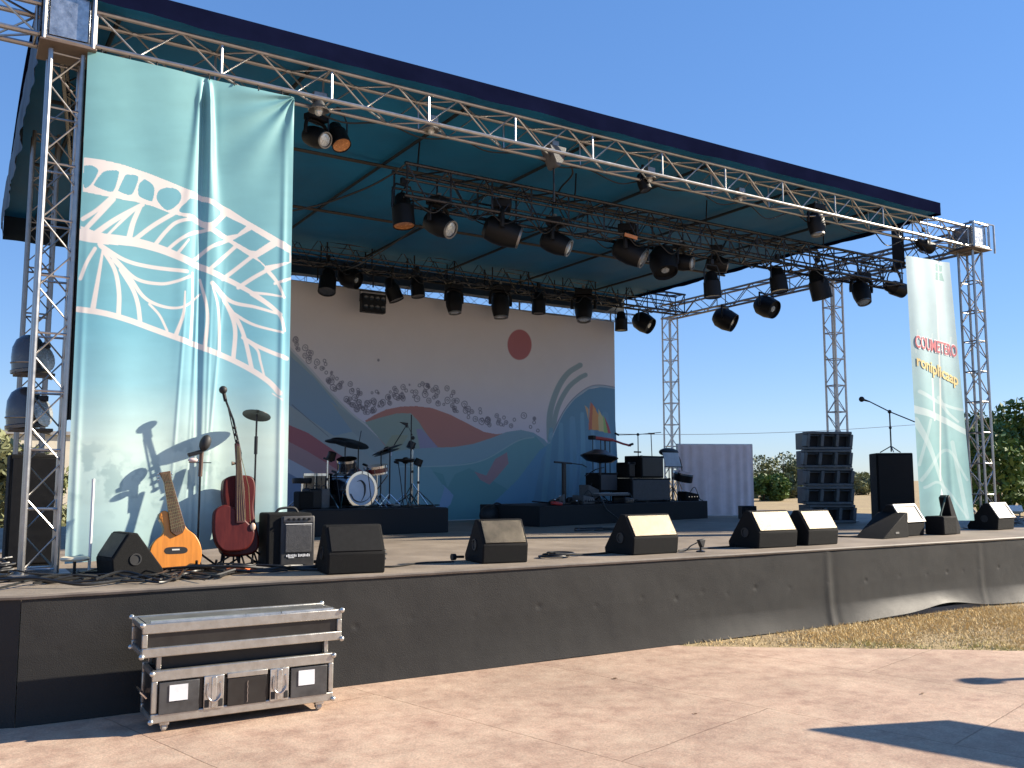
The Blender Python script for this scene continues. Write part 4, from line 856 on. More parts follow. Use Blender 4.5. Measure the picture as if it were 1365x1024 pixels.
# ================================================================== CABLES
rs = random.Random(12)
for k in range(22):
    x0 = rs.uniform(.1, 1.2); x1 = rs.uniform(1.6, 3.3); y0 = rs.uniform(7.35, 8.1); n = 7; pts = []
    for i in range(n):
        t_ = i / (n - 1); pts.append((x0 + (x1 - x0) * t_, y0 + rs.uniform(-.28, .28) + .12 * math.sin(t_ * 5 + k), ZD + .012 + rs.uniform(0, .022) + (.05 * rs.random() if rs.random() < .3 else 0)))
    tag(B().tube(spline(pts, 7), rs.choice((.007, .009, .012)), 6).done('stage_cable', CABLE), 'black cable in the tangle along the left front of the deck', 'cable', 'black cables tangled at the left front of the deck')
for k in range(5):
    x0, y0 = (.3, 8.0) if k < 2 else (3.05 + .06 * k, 7.75) ; rr = rs.uniform(.07, .14)
    pts = [(x0 + rr * math.cos(t_) * (1 + .1 * rs.random()) + rs.uniform(-.02, .02), y0 + .6 * rr * math.sin(t_), ZD + .02 + .012 * (t_ / 2) + .05 * k * (k < 2)) for t_ in [i * .55 for i in range(36)]]
    tag(B().tube(spline(pts, 3), .008, 6).done('cable_coil', CABLE), 'coiled black cable heap by the left tower foot' if k < 2 else 'coiled black cable heap between the amplifier and the first wedge', 'cable', 'coiled cable heaps')
c0 = GZ(735, 744); pts = [(c0.x + .15 * math.cos(i * .5) + .004 * i, c0.y + .12 * math.sin(i * .5), ZD + .012 + .0012 * i) for i in range(34)] + [(c0.x + .45, c0.y + .05, ZD + .012), (c0.x + .9, c0.y + .15, ZD + .012)]
tag(B().tube(spline(pts, 4), .010, 6).done('cable_coil', CABLE), 'coil of black cable lying alone between the second and third wedges', 'cable')
for lab, L_ in [('black cable running from the second wedge across the deck edge', [GZ(605, 750), GZ(560, 752), GZ(520, 757), GZ(470, 755)]), ('black cable lying between the third and fourth wedges', [GZ(905, 735), GZ(930, 733), GZ(960, 731), GZ(990, 728)]), ('black cable lying in front of the pale framed wedge', [GZ(1115, 716), GZ(1150, 717), GZ(1185, 717)])]:
    tag(B().tube(spline([p_ + V((0, 0, .01)) for p_ in L_], 8), .009, 6).done('stage_cable', CABLE), lab, 'cable')
tag(B().tube(spline([V((1.93, 7.62, ZD + .03)), V((2.02, 7.6, ZD + .045)), V((2.12, 7.66, ZD + .03)), V((2.2, 7.68, ZD + .03))], 6), .02, 7).done('orange_lead', M('orange_pvc', (.65, .16, .05), .4)), 'short orange lead among the black cables under the orange guitar', 'cable')
r = thing('desk_microphone', 'small black gooseneck microphone standing on the deck edge', 'microphone', tuple(GZ(934, 736))); B().lathe([(.05, 0), (.05, .012), (.02, .02), (0, .02)], 14).done('base', BLKM, r); B().tube([(0, 0, .01), (0, 0, .08)], .012, 6).done('pole', BLKM, r); B().prism([(-.04, .13), (.06, .14), (.03, .05), (0, .05)], -.025, .025).done('windscreen', RUB, r, .008)
B().tube(spline([(-.05, 0, .1), (-.14, 0, .07), (-.2, .02, .02), (-.3, .02, .02)], 5), .007, 6).done('lead', CABLE, r)
r = thing('jack_plug', 'black plug and lead beside the second wedge', 'cable plug', tuple(GZ(618, 748))); B().tube([(0, 0, .04), (-.09, -.02, .045)], .012, 8).done('lead', CABLE, r); B().lathe([(.032, 0), (.03, .04), (.012, .05)], 12, Matrix.Translation((-.14, -.02, .045)) @ Matrix.Rotation(PI / 2, 4, 'Y')).done('plug', BLK, r)

# ================================================================== DRUM RISER + KIT
rz1 = thing('drum_riser', 'black cloth covered riser under the drum kit', 'riser', (4.05, 12.0, ZD)); B().box((1.1, 1.05, .18), (2.2, 2.1, .355)).done('platform', M('black_riser_cloth', (.010, .010, .011), .8, 0, .3, 4), rz1, .008); ZRZ = ZD + .36
B().box((1.1, 1.05, .361), (2.16, 2.06, .012)).done('carpet', M('riser_carpet', (.03, .03, .033), .95), rz1)
kit = thing('drum_kit', 'drum kit with a pale blue bass drum head and dark cymbals', 'drum kit', (5.0, 12.62, ZRZ))
DN = V((.20, -.98, 0)).normalized(); dm = Matrix.Translation((.06, -.15, .27)) @ DN.to_track_quat('Z', 'Y').to_matrix().to_4x4()
RAD = .255
bd_ = B().lathe([(RAD, 0), (RAD, -.52), (RAD - .01, -.52), (RAD - .01, 0), (RAD, 0)], 40, dm).done('bass_drum', M('drum_shell', (.02, .022, .028), .2, .2, .3, 5, coat=.5), kit)
B().lathe([(0, .004), (RAD - .03, .002), (RAD - .03, -.01), (0, -.01)], 40, dm).done('drum_head', SKIN, bd_)
B().lathe([(RAD - .03, -.015), (RAD - .028, .012), (RAD + .014, .012), (RAD + .014, -.03), (RAD - .03, -.015)], 40, dm).done('hoop', CHR, bd_)
B().lathe([(RAD, -.50), (RAD + .014, -.50), (RAD + .014, -.54), (RAD, -.54)], 40, dm).done('hoop', CHR, bd_)
mk = B(); mk.tube([dm @ V(p_) for p_ in spline([(-.08, .12, .007), (-.01, .13, .007), (.05, .06, .007), (.05, -.07, .007), (0, -.165, .007)], 6)], [.004 + .014 * math.sin(i * PI / 24) ** 2 for i in range(25)], 5); mk.tube([dm @ V(p_) for p_ in spline([(-.19, -.06, .007), (-.12, -.15, .007), (0, -.18, .007), (.11, -.14, .007), (.17, -.06, .007)], 6)], [.012 - .010 * (i / 24) for i in range(25)], 5); mk.done('emblem', M('emblem_dark', (.03, .045, .06), .5), bd_)
for k in range(8):
    a_ = 2 * PI * k / 8; B().tube([dm @ V((1.06 * RAD * math.cos(a_), 1.06 * RAD * math.sin(a_), .0)), dm @ V((1.06 * RAD * math.cos(a_), 1.06 * RAD * math.sin(a_), -.52))], .006, 5).done('tension_rod', CHR, bd_)
for sx in (-1, 1): B().tube([dm @ V((sx * .24, .05 * 0, -.1)), V((.06 + sx * .36, -.28, .01))], .009, 6).done('spur_leg', CHR, bd_)
def drum(nm, c, rad, h, mat, tilt=(0, 0, 0)):
    m = Matrix.Translation(V(c)) @ Euler(tilt).to_matrix().to_4x4(); d = B().lathe([(rad, 0), (rad, h), (rad - .01, h), (rad - .01, 0), (rad, 0)], 28, m).done(nm, mat, kit)
    B().lathe([(0, h - .004), (rad - .008, h - .004), (rad - .008, h - .012), (0, h - .012)], 28, m).done('drum_head', M('grey_head', (.35, .38, .42), .4), d); B().lathe([(rad, h - .03), (rad + .012, h - .03), (rad + .012, h + .006), (rad - .004, h + .006)], 28, m).done('hoop', CHR, d)
    B().lathe([(rad, 0), (rad + .01, 0), (rad + .01, .025), (rad, .025)], 28, m).done('hoop', CHR, d)
    for k in range(6): a_ = PI / 3 * k; B().tube([m @ V(((rad + .012) * math.cos(a_), (rad + .012) * math.sin(a_), .02)), m @ V(((rad + .012) * math.cos(a_), (rad + .012) * math.sin(a_), h - .02))], .005, 5).done('lug', CHR, d)
SH = M('drum_shell', (.02, .022, .028), .2)
drum('floor_tom', (-.46, .25, .16), .20, .34, SH); drum('rack_tom', (-.08, .06, .54), .14, .18, SH, (R(14), R(-10), 0)); drum('snare_drum', (.36, .0, .50), .17, .12, M('red_shell', (.14, .015, .018), .25, coat=.5), (R(4), R(-10), 0))
for x, y in ((-.62, .2), (-.34, .12), (-.42, .44)): B().tube([(x, y, .01), (x, y, .3)], .009, 6).done('tom_leg', CHR, kit)
B().tube([(-.05, .1, .5), (0, .15, .66)], .011, 6).done('tom_arm', CHR, kit)
def kpole(x, y, z1, legs=True):
    B().tube([(x, y, .12), (x, y, z1)], .011, 7).done('stand_pole', BLKM, kit)
    for k in range(3):
        a_ = 2 * PI * k / 3 + x * 3; B().tube([(x, y, .2), (x + .2 * math.cos(a_), y + .2 * math.sin(a_), .01)], .008, 5).done('stand_leg', CHR, kit)
kpole(-.02, .32, .93); kpole(.20, .34, .95); kpole(.48, .12, .86); kpole(.66, .2, .92)
cymbal(kit, (.04, .28, .97), .29, (R(-6), R(15), 0)); cymbal(kit, (-.16, .36, 1.0), .16, (R(-8), R(6), 0)); cymbal(kit, (.56, .1, .88), .24, (R(-10), R(-19), 0)); cymbal(kit, (.58, .16, .84), .2, (R(-10), R(-16), 0))
B().ball((-.1, .25, .70), .05, (1, 1, 1.25)).done('microphone', RUB, kit); B().box((.62, -.05, .04), (.1, .26, .03)).done('pedal', ALUD, kit, .005); B().tube([(.20, .34, .93), (.24, .34, 1.16)], .007, 6).done('boom', BLKM, kit)
kpole(.82, -.02, .70); cymbal(kit, (.82, -.02, .72), .17, (R(-4), R(-6), 0)); cymbal(kit, (.82, -.02, .69), .17, (R(176), R(6), 0)); B().box((.84, -.26, .03), (.09, .24, .02), (.15, 0, 0)).done('pedal', ALUD, kit, .004)
for x, y, z in ((.36, -.02, .48), (.30, .05, .3)):
    for k in range(3): a_ = 2 * PI * k / 3; B().tube([(x, y, z * .55), (x + .17 * math.cos(a_), y + .17 * math.sin(a_), .01 if z < .4 else z)], .008, 5).done('snare_stand', CHR, kit)
B().tube([(.36, -.02, .1), (.36, -.02, .5)], .011, 6).done('snare_stand', CHR, kit)
for x, y, z in ((-.3, -.05, .52), (.12, -.2, .62), (.62, -.2, .66)):
    B().tube(spline([(x + .05, y - .1, .01), (x + .02, y - .05, z * .6), (x, y, z)], 5), .007, 6).done('microphone_arm', BLKM, kit); B().tube([(x, y, z), (x - .02, y + .09, z + .02)], .018, 8).done('microphone', BLK, kit)
th = thing('drum_throne', 'round black drum stool left of the bass drum', 'stool', (4.30, 12.85, ZRZ)); B().lathe([(0, .44), (.14, .44), (.15, .41), (.14, .36), (0, .36)], 24).done('seat', BLK, th); B().tube([(0, 0, .15), (0, 0, .37)], .018, 7).done('pole', CHR, th); tripod(th, .2, .22, CHR)
r = thing('microphone_stand', 'overhead boom stand right of the drum kit', 'microphone stand', (5.98, 12.75, ZRZ)); tripod(r, .2, .26); pole(r, .02, 1.42, .010); B().tube([(.02, 0, 1.1), (-.07, 0, 1.27), (-.30, -.02, .93)], .008, 6).done('boom', BLKM, r); B().prism([(-.2, 1.30), (-.06, 1.29), (-.07, 1.21), (-.1, 1.25)], -.02, .02).done('microphone', RUB, r, .005); B().ball((.03, 0, 1.06), .03).done('clutch', BLKM, r)
rs = random.Random(5)
for k in range(4):
    c = GZ(400 + 12 * k, 700, ZRZ); bx = thing('equipment_case', ['small black case piled left of the bass drum', 'tilted dark case behind the amplifier', 'grey pedal box at the left rear of the drum riser', 'black bag on the left end of the drum riser'][k], 'equipment case', (4.12 + .16 * k, 12.25 + .12 * k, ZRZ), rs.uniform(-.5, .5), 'clutter left of the drum kit'); h_ = rs.uniform(.12, .30)
    B().box((0, 0, h_ / 2), (.22, .2, h_)).done('case_body', (CARP, BLK, GREY, CARP)[k], bx, .025, 3); B().tube(spline([(-.05, -.1, h_), (-.03, -.1, h_ + .04), (.03, -.1, h_ + .04), (.05, -.1, h_)], 4), .008, 6).done('handle', RUB, bx)
RA = math.atan2(1.0, 4.8)
def on2(px_, y=.5, py_=None):
    """point on the riser top under photo column px_, y metres behind its front edge"""
    ca, sa = math.cos(RA), math.sin(RA); d = ray(px_, 690); k_ = d.x / d.y
    X0_, Y0_ = 8.27 - sa * y, 12.62 + ca * y
    t_ = (k_ * Y0_ - X0_) / (ca - k_ * sa); return V((X0_ + ca * t_, Y0_ + sa * t_, ZD + .345))
rs = random.Random(41)
for k in range(9):
    x_, y_ = rs.uniform(4.5, 6.0), rs.uniform(12.15, 12.6); pts = [V((x_ + rs.uniform(-.35, .35), y_ + rs.uniform(-.12, .2), ZRZ + .016 + rs.uniform(0, .02))) for _ in range(6)]
    tag(B().tube(spline(pts, 6), .009, 6).done('stage_cable', CABLE), 'black cable lying loose on the front of the drum riser', 'cable', 'cables on the drum riser')
for k, (x_, y_, z_, lab) in enumerate([(5.92, 12.35, .62, 'short chrome percussion stand right of the snare drum'), (6.08, 12.9, .9, 'tall chrome stand at the right rear of the drum riser'), (4.55, 12.5, .7, 'thin chrome stand left of the bass drum')]):
    h_ = thing('percussion_stand', lab, 'stand', (x_, y_, ZRZ), rs.uniform(0, 2), 'stands around the drum kit'); tripod(h_, z_ * .4, .26, CHR); pole(h_, .05, z_, .011, mat=CHR)
    B().box((0, 0, z_), (.16, .03, .025), (0, .3, 0)).done('bracket', BLKM, h_, .005); B().lathe([(0, .05), (.06, .05), (.065, -.06), (0, -.06)], 14, Matrix.Translation((.07, 0, z_ + .06)) @ Matrix.Rotation(.4, 4, 'X')).done('percussion_block', (BLK, BLKM, BLK)[k], h_); B().ball((0, 0, z_ * .6), .022, u=8, v=6).done('clutch', RUB, h_)
for k in range(7):
    c_ = on2(735 + 26 * k, .12 + .1 * (k % 2)); pts = [c_ + V((rs.uniform(-.3, .3), rs.uniform(-.06, .25), .012 + rs.uniform(0, .05))) for _ in range(6)]
    tag(B().tube(spline(pts, 6), .010, 6).done('stage_cable', CABLE), 'black cable lying loose on top of the right riser', 'cable', 'cables on the right riser')
# dark gig bag
gb = thing('gig_bag', 'lumpy black gig bag lying on the deck behind the second wedge', 'bag', tuple(GZ(660, 699)), R(10)); b = B(); b.ball((-.1, 0, .16), .2, (1.15, .8, .95)); b.ball((.22, .05, .10), .14, (1.6, .8, .8)); b.done('bag_body', M('bag_nylon', (.012, .012, .013), .6, 0, .3, 9, .5, 20), gb)
B().tube(spline([(-.2, -.1, .28), (-.1, -.14, .37), (.05, -.12, .33), (.1, -.1, .2)], 5), .014, 6).done('strap', RUB, gb)

# ================================================================== SECOND RISER
rr2 = thing('keyboard_riser', 'long black riser under the keyboards and amplifiers on the right', 'riser', (8.27, 12.62, ZD), RA)
B().box((1.2, .75, .17), (2.4, 1.5, .34)).done('platform', MATS['black_riser_cloth'], rr2, .008); B().box((3.65, .78, .175), (2.46, 1.44, .35)).done('platform', MATS['black_riser_cloth'], rr2, .008)
s = on2(752, .4); r = thing('keyboard_stand', 'black T shaped stand post at the left of the right riser', 'stand', tuple(s), RA); B().box((0, 0, .36), (.07, .05, .72)).done('post', BLKM, r, .006); B().tube([(-.24, 0, .74), (.2, 0, .72)], .018, 7).done('crossbar', BLKM, r); B().tube([(.2, 0, .72), (.45, -.03, .70), (.6, 0, .66)], .010, 6).done('arm', BLKM, r); B().box((0, 0, .015), (.4, .3, .03)).done('base', BLKM, r, .005)
rs = random.Random(9)
for k in range(6):
    s = on2(738 + 9 * k, .25 + .08 * (k % 3)); bx = thing('effects_pedal', 'small effects pedal in the clutter at the left of the right riser', 'pedal', tuple(s), rs.uniform(-1, 1), 'pedal clutter on the right riser'); h_ = rs.uniform(.06, .2)
    B().prism([(-.08, 0), (.08, 0), (.07, h_), (-.05, h_ * .6)], -.09, .09).done('pedal_body', (BLK, GREY, BLKM)[k % 3], bx, .012); B().ball((0, -.05, h_ * .8), .02).done('knob', CHR, bx)
s = on2(742, .04); tag(B().box(s + V((0, 0, .03)), (.19, .12, .06), (0, .1, RA)).done('red_pouch', REDP, bevel=.02), 'small bright red pouch on the left front of the right riser', 'pouch')
s = on2(800, .65); r = thing('cymbal_stand', 'big dark dish shaped cymbal above the small speaker cube', 'cymbal', tuple(s)); tripod(r, .2, .3); pole(r, .02, .78, .012)
B().lathe([(0, .10), (.12, .09), (.36, -.02), (.37, -.04), (.24, -.13), (0, -.16)], 9, Matrix.Translation((0, 0, .90)) @ Matrix.Rotation(R(6), 4, 'Y') @ Matrix.Rotation(.25, 4, 'Z')).done('cymbal', CYMB, r); B().tube([(-.38, -.05, .5), (-.1, 0, .62), (.1, 0, .66)], .01, 6).done('mount_arm', CHR, r)
s = on2(804, .9); r = thing('keytar', 'red and black keyboard guitar on a tall thin rack', 'keyboard', tuple(s), RA); B().box((.0, 0, 1.22), (.56, .12, .06), (0, R(3), 0)).done('body', REDP, r, .015); B().box((-.30, 0, 1.235), (.1, .13, .08)).done('control_end', BLK, r, .015); B().tube([(.25, 0, 1.22), (.62, 0, 1.14), (.85, 0, 1.11)], .022, 7).done('neck', REDP, r); B().box((.86, 0, 1.13), (.14, .04, .04), (0, R(-15), 0)).done('headstock', BLK, r)
for x in (-.28, -.05, .08, .22): B().tube([(x, 0, .0 if x in (-.28, .22) else .5), (x, 0, 1.2)], .010 if x != .08 else .016, 6).done('rack_leg', BLKM, r)
B().tube([(-.28, 0, .5), (.22, 0, .5)], .01, 6).done('rack_bar', BLKM, r)
def cab(name, label, cat, s, w_, d, h, z=0, rz=RA, face=GREY, tilt=0):
    r = thing(name, label, cat, (s.x, s.y, s.z + z), (R(tilt), 0, rz)); B().box((0, d / 2, h / 2), (w_, d, h)).done('cabinet', CARP, r, .018, 3); B().box((0, -.006, h / 2), (w_ - .06, .014, h - .07)).done('grille', face, r, .006)
    for sx in (-1, 1): B().box((sx * (w_ / 2 - .02), .01, h - .02), (.05, .04, .05)).done('corner_cap', BLKM, r, .008)
    return r
s = on2(812, .3); mt = thing('keyboard', 'slim keyboard on a low rack below the speaker cube', 'keyboard', tuple(s), RA); B().box((0, 0, .16), (.86, .28, .05)).done('body', GREY, mt, .01); B().box((0, -.05, .188), (.8, .14, .008)).done('keys', M('key_white', (.5, .5, .5), .4), mt)
for x in (-.36, .36): B().tube([(x, -.1, .01), (x, .1, .14)], .012, 6).done('leg', BLKM, mt); B().tube([(x, .1, .01), (x, -.1, .14)], .012, 6).done('leg', BLKM, mt)
cab('speaker_cube', 'small grey fronted speaker cube standing on the slim keyboard rack', 'speaker', on2(812, .55), .52, .36, .36, .2, RA, M('cube_grille', (.05, .055, .065), .5)); 
cb = cab('speaker_cabinet', 'wide bass speaker cabinet under the amplifier head on the right riser', 'speaker cabinet', on2(869, .25), 1.2, .5, .46, .0, RA, M('cab_grille', (.04, .046, .055), .5, 0, .3, 20, .3, 200))
cab('amplifier_head', 'black amplifier box standing on the wide bass cabinet', 'amplifier', on2(871, .3), .70, .42, .43, .462, RA, M('head_grille', (.016, .02, .022), .4)); cab('amplifier_head', 'narrow black rack box left of the amplifier box', 'amplifier', on2(843, .38), .22, .3, .30, .462, RA, BLKM)
s = on2(897, .55); r = thing('music_board', 'pale tilted music board right of the amplifier box', 'music stand', tuple(s), RA - .2); tripod(r, .3, .25); pole(r, .02, .72, .012); B().box((0, 0, .84), (.42, .012, .30), (R(-18), 0, 0)).done('board', M('pale_board', (.5, .52, .54), .5), r, .004); B().box((0, -.05, .69), (.44, .06, .02)).done('ledge', BLKM, r)
s = on2(893, .8); r = thing('shoulder_bag', 'flat black bag on top of the music board', 'bag', (s.x, s.y, s.z + .93), RA); B().ball((0, 0, .07), .2, (1.5, .6, .45)).done('bag_body', MATS['bag_nylon'], r); B().tube(spline([(.28, 0, .05), (.40, 0, -.1), (.45, 0, -.35), (.42, 0, -.5)], 5), .012, 6).done('strap', RUB, r); B().tube([(0, 0, -.93), (0, 0, .03)], .012, 6).done('pole', BLKM, r)
s = on2(852, .75); r = thing('microphone_stand', 'boom stand with a long level bar behind the amplifier box', 'microphone stand', tuple(s), RA); tripod(r, .25, .28); pole(r, .02, 1.33, .010); B().tube([(-.62, 0, 1.30), (0, 0, 1.33), (.75, 0, 1.40)], .008, 6).done('boom', BLKM, r); B().ball((0, 0, 1.33), .03).done('clutch', BLKM, r); B().box((-.02, 0, .98), (.2, .03, .03)).done('shelf', BLKM, r); B().tube([(-.6, 0, 1.3), (-.7, 0, 1.33)], .02, 7).done('microphone', BLK, r)
s = on2(872, .95); r = thing('microphone_stand', 'thin stand with a short crossbar nearest the back right tower', 'microphone stand', tuple(s), RA); tripod(r, .25, .25); pole(r, .02, 1.38, .009, top=(-.06, 0)); B().tube([(-.14, 0, 1.38), (.05, 0, 1.385)], .014, 6).done('crossbar', BLKM, r)
s = on2(905, .5); r = thing('snare_drum', 'small dark drum bundle on a stand right of the music board', 'drum', tuple(s), RA); B().lathe([(0, .42), (.2, .42), (.2, .58), (0, .58)], 22, Matrix.Rotation(R(14), 4, 'X')).done('shell', BLK, r); B().lathe([(.2, .56), (.212, .56), (.212, .595), (.2, .595)], 22, Matrix.Rotation(R(14), 4, 'X')).done('hoop', CHR, r); tripod(r, .42, .2, CHR); B().ball((.1, -.18, .48), .03).done('lug', CHR, r)
for k, (px_, y_, w_, h_, lab, mt_) in enumerate([(778, .3, .34, .16, 'low dark mixer box left of the slim keyboard', GREY), (786, .7, .3, .34, 'grey tilted case behind the low mixer box', GREY), (832, .2, .3, .12, 'flat black unit between the slim keyboard and the bass cabinet', BLKM), (918, .35, .36, .2, 'small black case at the right end of the right riser', CARP)]):
    s = on2(px_, y_); bx = thing('equipment_case', lab, 'equipment case', tuple(s), RA + rs.uniform(-.3, .3)); B().prism([(-w_ / 2, 0), (w_ / 2, 0), (w_ / 2, h_ * .7), (-w_ / 2, h_)], -.13, .13).done('case_body', mt_, bx, .015)
    for j in range(4): B().lathe([(.014, 0), (.012, .02), (0, .02)], 8, Matrix.Translation((-w_ * .3 + w_ * .2 * j, -.13, h_ * .45)) @ Matrix.Rotation(PI / 2, 4, 'X')).done('knob', CHR, bx)
    B().tube(spline([(w_ * .3, .1, h_ * .7), (w_ * .5, 0, h_ + .08), (w_ * .6, -.1, .05), (w_ * .8, -.12, .012)], 5), .008, 6).done('lead', CABLE, bx)
# rubbish of cables on the floor before the right riser
for k in range(4):
    a_ = GZ(775 + 12 * k, 706 + 2 * (k % 2)); pts = [a_ + V((rs.uniform(-.3, .5) , rs.uniform(-.06, .12), .012 + .012 * rs.random())) for i in range(6)]
    tag(B().tube(spline(pts, 6), .010, 6).done('stage_cable', CABLE), 'loose black cable on the floor before the right riser', 'cable', 'cables before the right riser')
tag(B().tube(spline([on2(800, .05) + V((0, -.05, .1)), on2(808, -.05) + V((0, 0, -.08)), on2(818, -.1) + V((0, 0, -.2)), on2(830, -.12) + V((0, 0, -.32))], 8), .014, 6).done('stage_cable', CABLE), 'thick black cable trailing off the front of the right riser', 'cable')

# ================================================================== WHITE PARTITION
pa, pb = V((13.25, 14.75, ZD)), V((14.72, 14.02, ZD)); H_ = 1.50
pt = thing('white_partition', 'pale pleated fabric partition standing behind the right riser', 'partition', tuple(pa)); n_, k_ = 200, 40
u = np.linspace(0, 1, n_)[None, :].repeat(k_, 0); v = np.linspace(0, 1, k_)[:, None].repeat(n_, 1); d_ = np.array(pb - pa); nn = np.array((-d_[1], d_[0], 0)) / math.hypot(d_[0], d_[1])
ple = .012 * np.sin(u * 46 + 2.5 * np.sin(u * 7)) * (.5 + .5 * v) + .02 * (vnoise(u * 3, v * .3, .3, 71, 3) - .5)
P = d_ * u[..., None] + nn * ple[..., None]; P[..., 2] += (H_ * (1 - v) + .02)
cloth('drape', P, None, CURT, pt)
for q in (V((0, 0, 0)), pb - pa): B().tube([q + V((0, .04, 0)), q + V((0, .04, H_ + .05))], .028, 8).done('post', WHITE, pt)
B().tube([V((0, .04, H_ + .03)), pb - pa + V((0, .04, H_ + .03))], .02, 7).done('top_rail', WHITE, pt)
for q in (V((0, 0, 0)), pb - pa): B().box(q + V((0, .06, .012)), (.4, .3, .02)).done('foot', WHITE, pt, .005)
s = GZ(994, 692); r = thing('stage_box', 'small black box at the foot of the white partition', 'box', (s.x, s.y - .1, ZD), R(-25)); B().box((0, .1, .13), (.30, .24, .26)).done('box_body', BLK, r, .012); B().box((0, -.025, .14), (.2, .012, .16)).done('front_plate', BLKM, r)

# ================================================================== PA STACK ON THE RIGHT
names = ['topmost dark grey horn loudspeaker box of the right stack', 'second horn loudspeaker box from the top of the right stack', 'middle horn loudspeaker box of the right stack', 'second horn loudspeaker box from the bottom of the right stack', 'bottom horn loudspeaker box of the right stack resting on the deck']
def horn_box(label, z, jx, rz):
    r = thing('horn_loudspeaker', label, 'loudspeaker', (13.38 + jx, 10.9, z), R(rz), 'horn loudspeaker boxes stacked on the right'); w_, h, d = .86, .325, .55
    sh = M('horn_shell', (.085, .10, .11), .42, 0, .3, 9)
    b = B()
    b.box((0, d * .68, h / 2), (w_ * .94, d * .6, h - .02)); b.box((0, .09, h - .025), (w_, .2, .05)); b.box((0, .09, .025), (w_, .2, .05))
    for x in (-w_ / 2 + .02, -w_ / 6, w_ / 6, w_ / 2 - .02): b.box((x, .085, h / 2), (.06, .21, h - .1), (0, .12, 0))
    b.done('cabinet', sh, r, .012)
    for k in range(3):
        x = (k - 1) * w_ / 3; B().prism([(x - .12, .052), (x + .12, .052), (x + .10, h - .055), (x - .12, h - .055)], .12, .17).done('horn_mouth', M('horn_black', (.008, .008, .009), .6), r); B().box((x + .01, .05, h - .062), (.2, .09, .012), (R(25), 0, 0)).done('horn_lip', sh, r, .004)
    B().box((w_ / 2 + .006, .3, h / 2), (.012, .16, .1)).done('side_handle', ALUD if z > 2 else RUB, r, .005)
    return r
for k in range(5): horn_box(names[k], ZD + .328 * (4 - k) + .004, (.02, -.04, .0, -.03, .03)[k] + .0, (-24, -31, -28, -30, -26)[k])
sb = thing('loudspeaker', 'big plain black loudspeaker under the boom microphone on the right', 'loudspeaker', (14.28, 10.25, ZD), R(-42)); B().box((0, .2, .625), (.62, .62, 1.25)).done('cabinet', CARP, sb, .02, 3); B().box((0, -.116, .625), (.56, .014, 1.17)).done('grille', BLK, sb, .006); B().box((.316, .2, .8), (.012, .2, .1)).done('handle', RUB, sb, .004)
r = thing('microphone_stand', 'boom microphone standing on top of the big black loudspeaker', 'microphone stand', (14.28, 10.28, ZD + 1.255), R(-42)); tripod(r, .12, .2); pole(r, .02, .74, .013); B().ball((0, 0, .74), .035).done('clutch', BLKM, r)
B().tube([(-.34, 0, .93), (0, 0, .74), (.42, 0, .55)], .011, 7).done('boom', BLKM, r); micball(r, (-.34, 0, .93), (-.9, 0, .3), .05, .1); B().ball((0, 0, .45), .026).done('clutch', BLKM, r)
r = thing('folding_seat', 'black folded panel and box between the narrow banner and the front wedges', 'folded seat', tuple(GZ(1266, 713)), R(6)); B().box((0, .12, .13), (.38, .28, .26)).done('box_body', CARP, r, .02); B().prism([(.04, .52), (.10, .56), (.36, .10), (.36, 0), (.18, 0)], .02, .16).done('panel', BLK, r, .01); B().tube([(-.12, .06, .27), (.07, .06, .55)], .014, 6).done('strap', M('green_strap', (.02, .06, .05), .6), r)
r = thing('flood_lamp', 'small white lamp standing beside the right tower foot', 'lamp', tuple(GZ(1352, 690)), R(-30)); B().box((0, 0, .16), (.30, .16, .14), (R(-25), 0, 0)).done('lamp_housing', WHITE, r, .015); B().tube([(-.12, 0, .0), (-.12, 0, .14)], .014, 6).done('leg', ALUD, r); B().tube([(.12, 0, 0), (.12, 0, .14)], .014, 6).done('leg', ALUD, r)
for k in range(3):
    c0 = GZ(1340 + 9 * k, 700); tag(B().tube(spline([(c0.x + .14 * math.cos(i * .6) + .01 * rs.random(), c0.y + .1 * math.sin(i * .6), ZD + .015 + .006 * i) for i in range(24)], 3), .010, 6).done('cable_coil', M('grey_cable', (.12, .12, .12), .4)), 'grey coiled cable at the foot of the right tower', 'cable', 'coiled cables by the right tower')

# ================================================================== FLIGHT CASE
fc = thing('flight_case', 'open two tier flight case with aluminium rails and white labels on the paving', 'flight case', (1.145, 6.29, .004))
def rail(x0, x1, y, z, h=.045, t=.045):
    return B().box(((x0 + x1) / 2, y, z), (x1 - x0, t, h))
W1, D1 = 1.22, .39
lower = B().box((W1 / 2, D1 / 2 + .004, .215), (W1 - .02, D1 - .03, .27)).done('lower_box', CASEP, fc)
for y in (0.018, D1 - .018):
    for z in (.092, .358): rail(0, W1, y, z, .06 if z < .2 else .07, .036).done('rail', CASER, lower, .006)
    for x in (.018, W1 - .018): B().box((x, y, .225), (.0365, .0365, .2)).done('rail', CASER, lower, .006)
for x in (.018, W1 - .018):
    for z in (.085, .365): B().box((x, D1 / 2, z), (.034, D1 - .074, .034)).done('rail', CASER, lower, .006)
gp = M('grey_case_panel', (.075, .075, .075), .35, .3, .3, 9)
for x, w_ in ((.17, .25), (1.04, .26)): B().box((x, -.002, .215), (w_, .012, .20)).done('front_panel', gp, lower, .003)
for x in (.165, 1.02): B().box((x, -.0115, .245), (.115, .004, .10)).done('paper_label', M('paper', (.74, .74, .75), .6), lower)
lat = M('latch_zinc', (.55, .55, .52), .28, .85, .25, 16)
